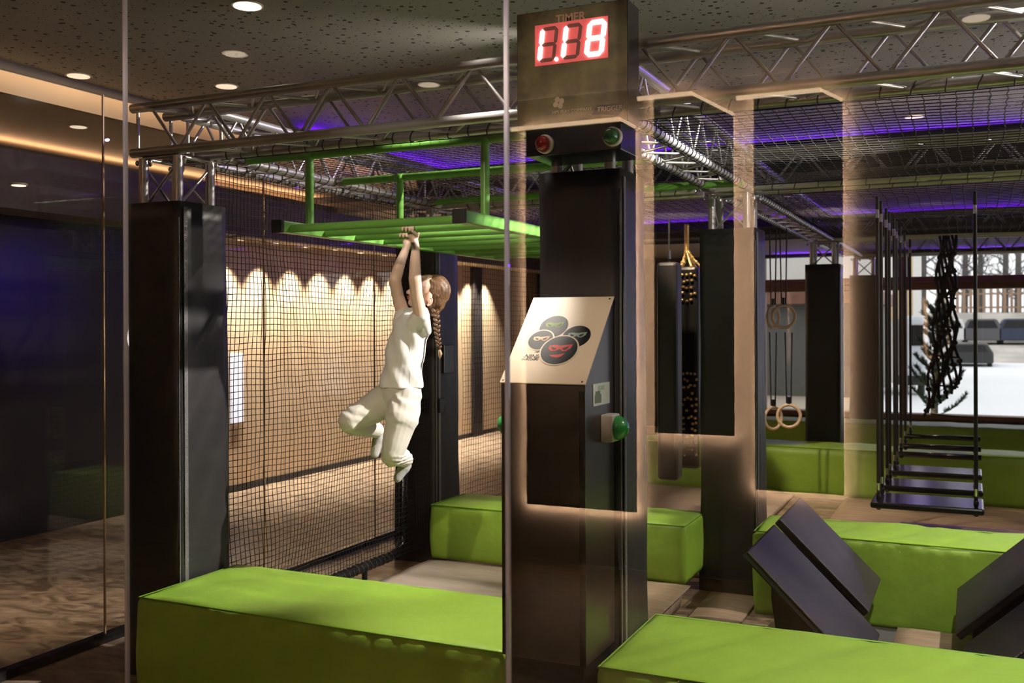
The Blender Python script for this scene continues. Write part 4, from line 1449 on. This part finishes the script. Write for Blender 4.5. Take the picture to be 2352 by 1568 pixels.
def hair_mat():
    m = bpy.data.materials.new('brown_hair'); m.use_nodes = True; nt = m.node_tree; b = nt.nodes['Principled BSDF']
    tc = nt.nodes.new('ShaderNodeTexCoord'); mp = nt.nodes.new('ShaderNodeMapping'); mp.inputs['Scale'].default_value = (60, 60, 7)
    n = nt.nodes.new('ShaderNodeTexNoise'); n.inputs['Scale'].default_value = 3; n.inputs['Detail'].default_value = 3
    r = nt.nodes.new('ShaderNodeValToRGB'); e = r.color_ramp.elements
    e[0].position = .35; e[0].color = (.07, .035, .018, 1); e[1].position = .7; e[1].color = (.28, .15, .075, 1)
    nt.links.new(tc.outputs['Object'], mp.inputs[0]); nt.links.new(mp.outputs[0], n.inputs['Vector'])
    nt.links.new(n.outputs['Fac'], r.inputs['Fac']); nt.links.new(r.outputs['Color'], b.inputs['Base Color'])
    b.inputs['Roughness'].default_value = .42
    bp = nt.nodes.new('ShaderNodeBump'); bp.inputs['Strength'].default_value = .7; bp.inputs['Distance'].default_value = .004
    nt.links.new(n.outputs['Fac'], bp.inputs['Height']); nt.links.new(bp.outputs[0], b.inputs['Normal'])
    return m


HAIR = hair_mat()
base = P(920, 1000, 5.44)
ch = thing('person', 'child in white T-shirt and cream trousers hanging by both hands from the green bars', 'person', (base.x, base.y, 1.05))
body = MB()
# head (tilted back, looking up to the left)
hc = P(982, 672, 5.45)
fdir = (-RGT * .93 + UP * .30 - FWD * .22).normalized()        # where the face points
hup = (UP * .95 + RGT * .34); hup = (hup - fdir * hup.dot(fdir)).normalized()
hs_ = fdir.cross(hup).normalized()
AX = (fdir, hs_, hup)
def HP(f, s, u): return hc + fdir * f + hs_ * s + hup * u
body.ell(HP(0, 0, .012), .094, .074, .088, AX, 20, 14)
body.ell(HP(.042, 0, -.035), .050, .054, .062, AX, 16, 10)      # face
body.ell(HP(.062, 0, -.078), .026, .028, .022, AX, 12, 8)       # chin
body.cap(HP(.01, .045, -.06), HP(.06, .018, -.08), .020, .018)
body.cap(HP(.01, -.045, -.06), HP(.06, -.018, -.08), .020, .018)
body.cap(HP(.086, 0, -.002), HP(.102, 0, -.030), .007, .012)    # nose
body.ell(HP(.094, .009, -.034), .010, .008, .007, AX, 8, 6); body.ell(HP(.094, -.009, -.034), .010, .008, .007, AX, 8, 6)
body.cap(HP(.076, .028, .010), HP(.076, -.028, .010), .012, .012)  # brow
body.ell(HP(.060, .036, -.030), .022, .018, .022, AX, 10, 8); body.ell(HP(.060, -.036, -.030), .022, .018, .022, AX, 10, 8)
body.ell(HP(.084, 0, -.056), .011, .022, .009, AX, 10, 6)
for sg_ in (-1, 1):
    body.ell(HP(-.006, sg_ * .077, -.018), .017, .008, .028, AX, 10, 8)
# neck and trunk
body.cap(P(976, 700, 5.46), P(955, 742, 5.45), .038, .044)
body.loft([(P(945, 735, 5.44), .075, .060), (P(940, 770, 5.44), .09, .075), (P(930, 840, 5.44), .078, .065), (P(923, 890, 5.44), .08, .065), (P(922, 915, 5.44), .075, .065)])
# arms
near = [(966, 728, 5.34, .038), (957, 678, 5.30, .0325), (953, 640, 5.27, .0345), (953.5, 600, 5.27, .029), (955, 566, 5.28, .0215), (950, 546, 5.29, .021)]
far = [(926, 722, 5.54, .040), (914, 680, 5.53, .0345), (907, 644, 5.50, .0355), (918, 608, 5.54, .030), (932, 572, 5.60, .0215), (936, 558, 5.62, .022)]
for L_ in (near, far):
    for a, b in zip(L_[:-1], L_[1:]):
        body.cap(P(a[0], a[1], a[2]), P(b[0], b[1], b[2]), a[3], b[3], 14)


def hand(uc, Yr, wrist, hook=1):
    """fingers hooked over a rung at Y=Yr; hook=1: fingertips on the viewer's side"""
    zr = 2.352; rr0 = .021
    xr_ = onY(uc, 520, Yr).x
    w = Vector(wrist)
    k0 = Vector((xr_, Yr + .022, zr - .026))
    # palm
    for i in range(4):
        x = xr_ + (i - 1.5) * .0185
        lens = (1.0, 1.12, 1.08, .92)[i]
        kn = Vector((x, Yr + .030, zr - .012))
        body.cap(w + Vector(((i - 1.5) * .010, 0, .006)), kn, .016, .0115, 10)
        pts = [kn]
        a0, a1 = math.radians(-10), math.radians(195 + 14 * (lens - 1) * 5)
        for j in range(1, 6):
            a = a0 + (a1 - a0) * j / 5
            pts.append(Vector((x + (i - 1.5) * .0006 * j, Yr + (rr0 + .0085) * math.cos(a), zr + (rr0 + .0085) * math.sin(a))))
        rad = [.0105, .0092, .0088, .0084, .0080, .0072]
        for j in range(5):
            body.cap(pts[j], pts[j + 1], rad[j], rad[j + 1], 8)
    # thumb along and under the rung
    tx = xr_ + .040
    body.cap(w + Vector((.018, 0, .01)), Vector((tx, Yr + .004, zr - .034)), .013, .0105, 8)
    body.cap(Vector((tx, Yr + .004, zr - .034)), Vector((tx - .012, Yr - .026, zr - .016)), .0105, .0082, 8)


hand(943, 4.24 + .305, P(950, 546, 5.29))
hand(936, 4.24 + .61, P(936, 558, 5.62))
# legs and feet inside the clothes
nl = [(934, 912, 5.40, .062), (918, 975, 5.33, .062), (901, 1046, 5.31, .046)]
fl = [(898, 914, 5.50, .060), (850, 942, 5.44, .062), (808, 970, 5.39, .046)]
for L_ in (nl, fl):
    for a, b in zip(L_[:-1], L_[1:]):
        body.cap(P(a[0], a[1], a[2]), P(b[0], b[1], b[2]), a[3], b[3])
body.cap(P(901, 1046, 5.33), P(931, 1062, 5.62), .042, .028)
body.cap(P(808, 972, 5.41), P(868, 996, 5.68), .042, .028)
body.cap(P(931, 1062, 5.62), P(916, 1096, 5.60), .024, .018)
body.cap(P(868, 996, 5.68), P(863, 1040, 5.68), .024, .018)
remeshed('body', body, .0042, SKIN, ch, 3)

# lips and eyes
part('lips', MB().cap(HP(.094, .016, -.052), HP(.094, -.016, -.052), .0055, .0055, 8).cap(HP(.092, .012, -.061), HP(.092, -.012, -.061), .006, .006, 8), mat('lips', (.55, .13, .11), .4), ch, label='red lips')
for sg_ in (-1, 1):
    e = part('eye', MB().ell(HP(.078, sg_ * .030, -.004), .011, .013, .009, AX, 12, 8), mat('eye_white', (.8, .78, .75), .25), ch)
    part('iris', MB().ell(HP(.0885, sg_ * .030, -.004), .002, .0055, .0055, AX, 10, 6), mat('iris', (.08, .05, .03), .2), e)
    part('eyebrow', MB().cap(HP(.088, sg_ * .016, .018), HP(.078, sg_ * .046, .016), .003, .0025, 6), mat('eyebrow', (.12, .06, .03), .6), ch)
ear = MB()
ec = HP(-.012, -.083, -.020)
ec = P(987, 692, 5.352)
n = 16
pts = [ec + (fdir * math.cos(t) * .012 + hup * math.sin(t) * .020) for t in [2 * math.pi * k / n for k in range(13)]]
ear.tube(pts, .0045, 7)
ear.ell(ec + hs_ * 0, .010, .006, .016, AX, 10, 6)
ear.ell(ec - hup * .02 + fdir * .002, .007, .005, .007, AX, 8, 6)
part('ear', ear, mat('ear_skin', (.82, .52, .41), .45), ch)

# T-shirt
sh_ = MB()
sh_.loft([(P(952, 716, 5.45), .050, .045), (P(948, 727, 5.44), .076, .070), (P(945, 742, 5.44), .096, .084), (P(940, 768, 5.44), .110, .094), (P(932, 802, 5.44), .107, .092),
          (P(926, 836, 5.44), .110, .092), (P(922, 866, 5.44), .118, .100), (P(921, 889, 5.44), .121, .104)], 28)
sh_.cap(P(954, 747, 5.39), P(967, 726, 5.345), .054, .046)
sh_.cap(P(978, 760, 5.39), P(972, 737, 5.36), .022, .034)
sh_.cap(P(925, 745, 5.50), P(923, 722, 5.535), .058, .047)
sh_.cap(P(938, 715, 5.50), P(972, 716, 5.40), .026, .028)


def folds(co, no):
    a = (co - base).dot(RGT); z = co.z
    f = noise.noise(Vector((a * 16 + z * 9, (co - base).dot(FWD) * 10, z * 4))) * .010
    g = math.sin((a * .9 + (z - 1.6) * .55) * 48 + 5 * noise.noise(Vector((a * 8, 0, z * 6)))) * .0028
    w = math.sin(((co - base).dot(RGT) * 1.0 + z * .42) * 70 + 2.5 * noise.noise(Vector((a * 5, 2, z * 5)))) * .0035 * (1 if a < .06 else .3)
    return f + g + w


remeshed('t_shirt', sh_, .005, SHIRT, ch, 3, folds, label='loose white short-sleeved T-shirt')
# collar
cp = [P(u, v, l) for u, v, l in ((926, 722, 5.40), (938, 727, 5.37), (955, 724, 5.36), (972, 714, 5.39), (982, 706, 5.45))]
# trousers
tr = MB()
tr.loft([(P(924, 862, 5.44), .098, .086), (P(923, 876, 5.44), .106, .092), (P(921, 893, 5.44), .113, .098), (P(921, 915, 5.44), .108, .098), (P(921, 935, 5.44), .085, .085)], 28)
tr.cap(P(934, 908, 5.42), P(922, 965, 5.34), .088, .090, 18)
tr.cap(P(922, 965, 5.34), P(902, 1040, 5.31), .086, .062, 18)
tr.cap(P(902, 1042, 5.31), P(903, 1046, 5.32), .064, .062, 18)
tr.cap(P(903, 1046, 5.34), P(925, 1050, 5.55), .058, .052, 16)
tr.cap(P(925, 1050, 5.55), P(932, 1056, 5.62), .053, .050, 16)
tr.cap(P(900, 906, 5.49), P(850, 940, 5.44), .086, .088, 18)
tr.cap(P(850, 940, 5.44), P(812, 962, 5.40), .086, .068, 18)
tr.cap(P(804, 966, 5.39), P(806, 972, 5.39), .064, .062, 18)
tr.cap(P(808, 976, 5.42), P(852, 984, 5.60), .056, .052, 16)
tr.cap(P(852, 984, 5.60), P(864, 988, 5.66), .050, .046, 16)


def tfold(co, no):
    a = (co - base).dot(RGT); z = co.z
    f = noise.noise(Vector((a * 11, (co - base).dot(FWD) * 8, z * 7))) * .009
    crease = math.exp(-((z - 1.42) / .10) ** 2)
    g = math.sin((a * .8 + z * 1.1) * 60 + 6 * noise.noise(Vector((a * 9, 1, z * 9)))) * .003 * crease
    knee = math.exp(-((z - 1.10) / .04) ** 2) * math.sin(z * 260 + a * 60) * .0022
    return f + g + knee


remeshed('trousers', tr, .005, TROUS, ch, 3, tfold, label='loose cream trousers')
# socks
sk = MB(); sk.cap(P(931, 1060, 5.62), P(927, 1074, 5.62), .034, .036, 14); sk.cap(P(927, 1074, 5.62), P(913, 1098, 5.60), .034, .025, 14)
sk.cap(P(934, 1068, 5.64), P(930, 1078, 5.64), .030, .026, 12)
remeshed('sock', sk, .005, SOCK, ch, 2)
sk = MB(); sk.cap(P(868, 994, 5.68), P(870, 1010, 5.68), .034, .034, 14); sk.cap(P(868, 1012, 5.68), P(861, 1042, 5.67), .034, .026, 14)
remeshed('sock', sk, .005, SOCK, ch, 2)

# hair
hr = MB()
hr.ell(HP(-.036, 0, .020), .086, .086, .092, AX, 24, 16)
hr.ell(HP(-.050, 0, -.018), .066, .078, .078, AX, 20, 12)
hr.cap(P(1003, 700, 5.45), P(998, 716, 5.44), .045, .026)
hr.cap(HP(.004, -.048, .064), HP(-.042, -.072, .0), .016, .016); hr.cap(HP(.004, .048, .064), HP(-.042, .072, .0), .016, .016); hr.cap(HP(.040, .0, .072), HP(-.02, 0, .09), .018, .02)


def hairf(co, no):
    a = (co - hc).dot(hup); b = (co - hc).dot(fdir)
    return math.sin(math.atan2(a, b) * 3 + (co - hc).dot(hs_) * 240) * .0014 + noise.noise(co * 30) * .005


remeshed('hair', hr, .004, HAIR, ch, 2, hairf, label='brown hair drawn back')
bd = MB()
pts = [(999, 716), (1001, 726), (1003, 737), (1004, 748), (1003, 758), (1004, 768), (1006, 778), (1007, 787), (1008, 795)]
for i, (u, v) in enumerate(pts):
    for sgn in (-1, 1):
        c = P(u + sgn * 3.0, v + (2.5 if sgn > 0 else -2.5), 5.40)
        rr3 = .016 - i * .0006
        d1 = (RGT * sgn * -.7 + UP * -.7).normalized(); d2 = FWD; d3 = d1.cross(d2)
        bd.ell(c, rr3 * 1.15, rr3 * .8, rr3 * .62, (d1, d2, d3), 10, 7)
part('braid', bd, HAIR, ch, label='long braid down the back')
part('hair_tie', MB().cap(P(1008, 799, 5.40), P(1009, 802, 5.40), .008, .008, 8), RUBBER, ch)
part('braid_tip', MB().tube([P(1009, 802, 5.4), P(1011, 812, 5.4), P(1010, 824, 5.4)], [.007, .013, .002], 8), mat('blond_hair', (.42, .28, .14), .5), ch, label='lighter tuft at the end of the braid')
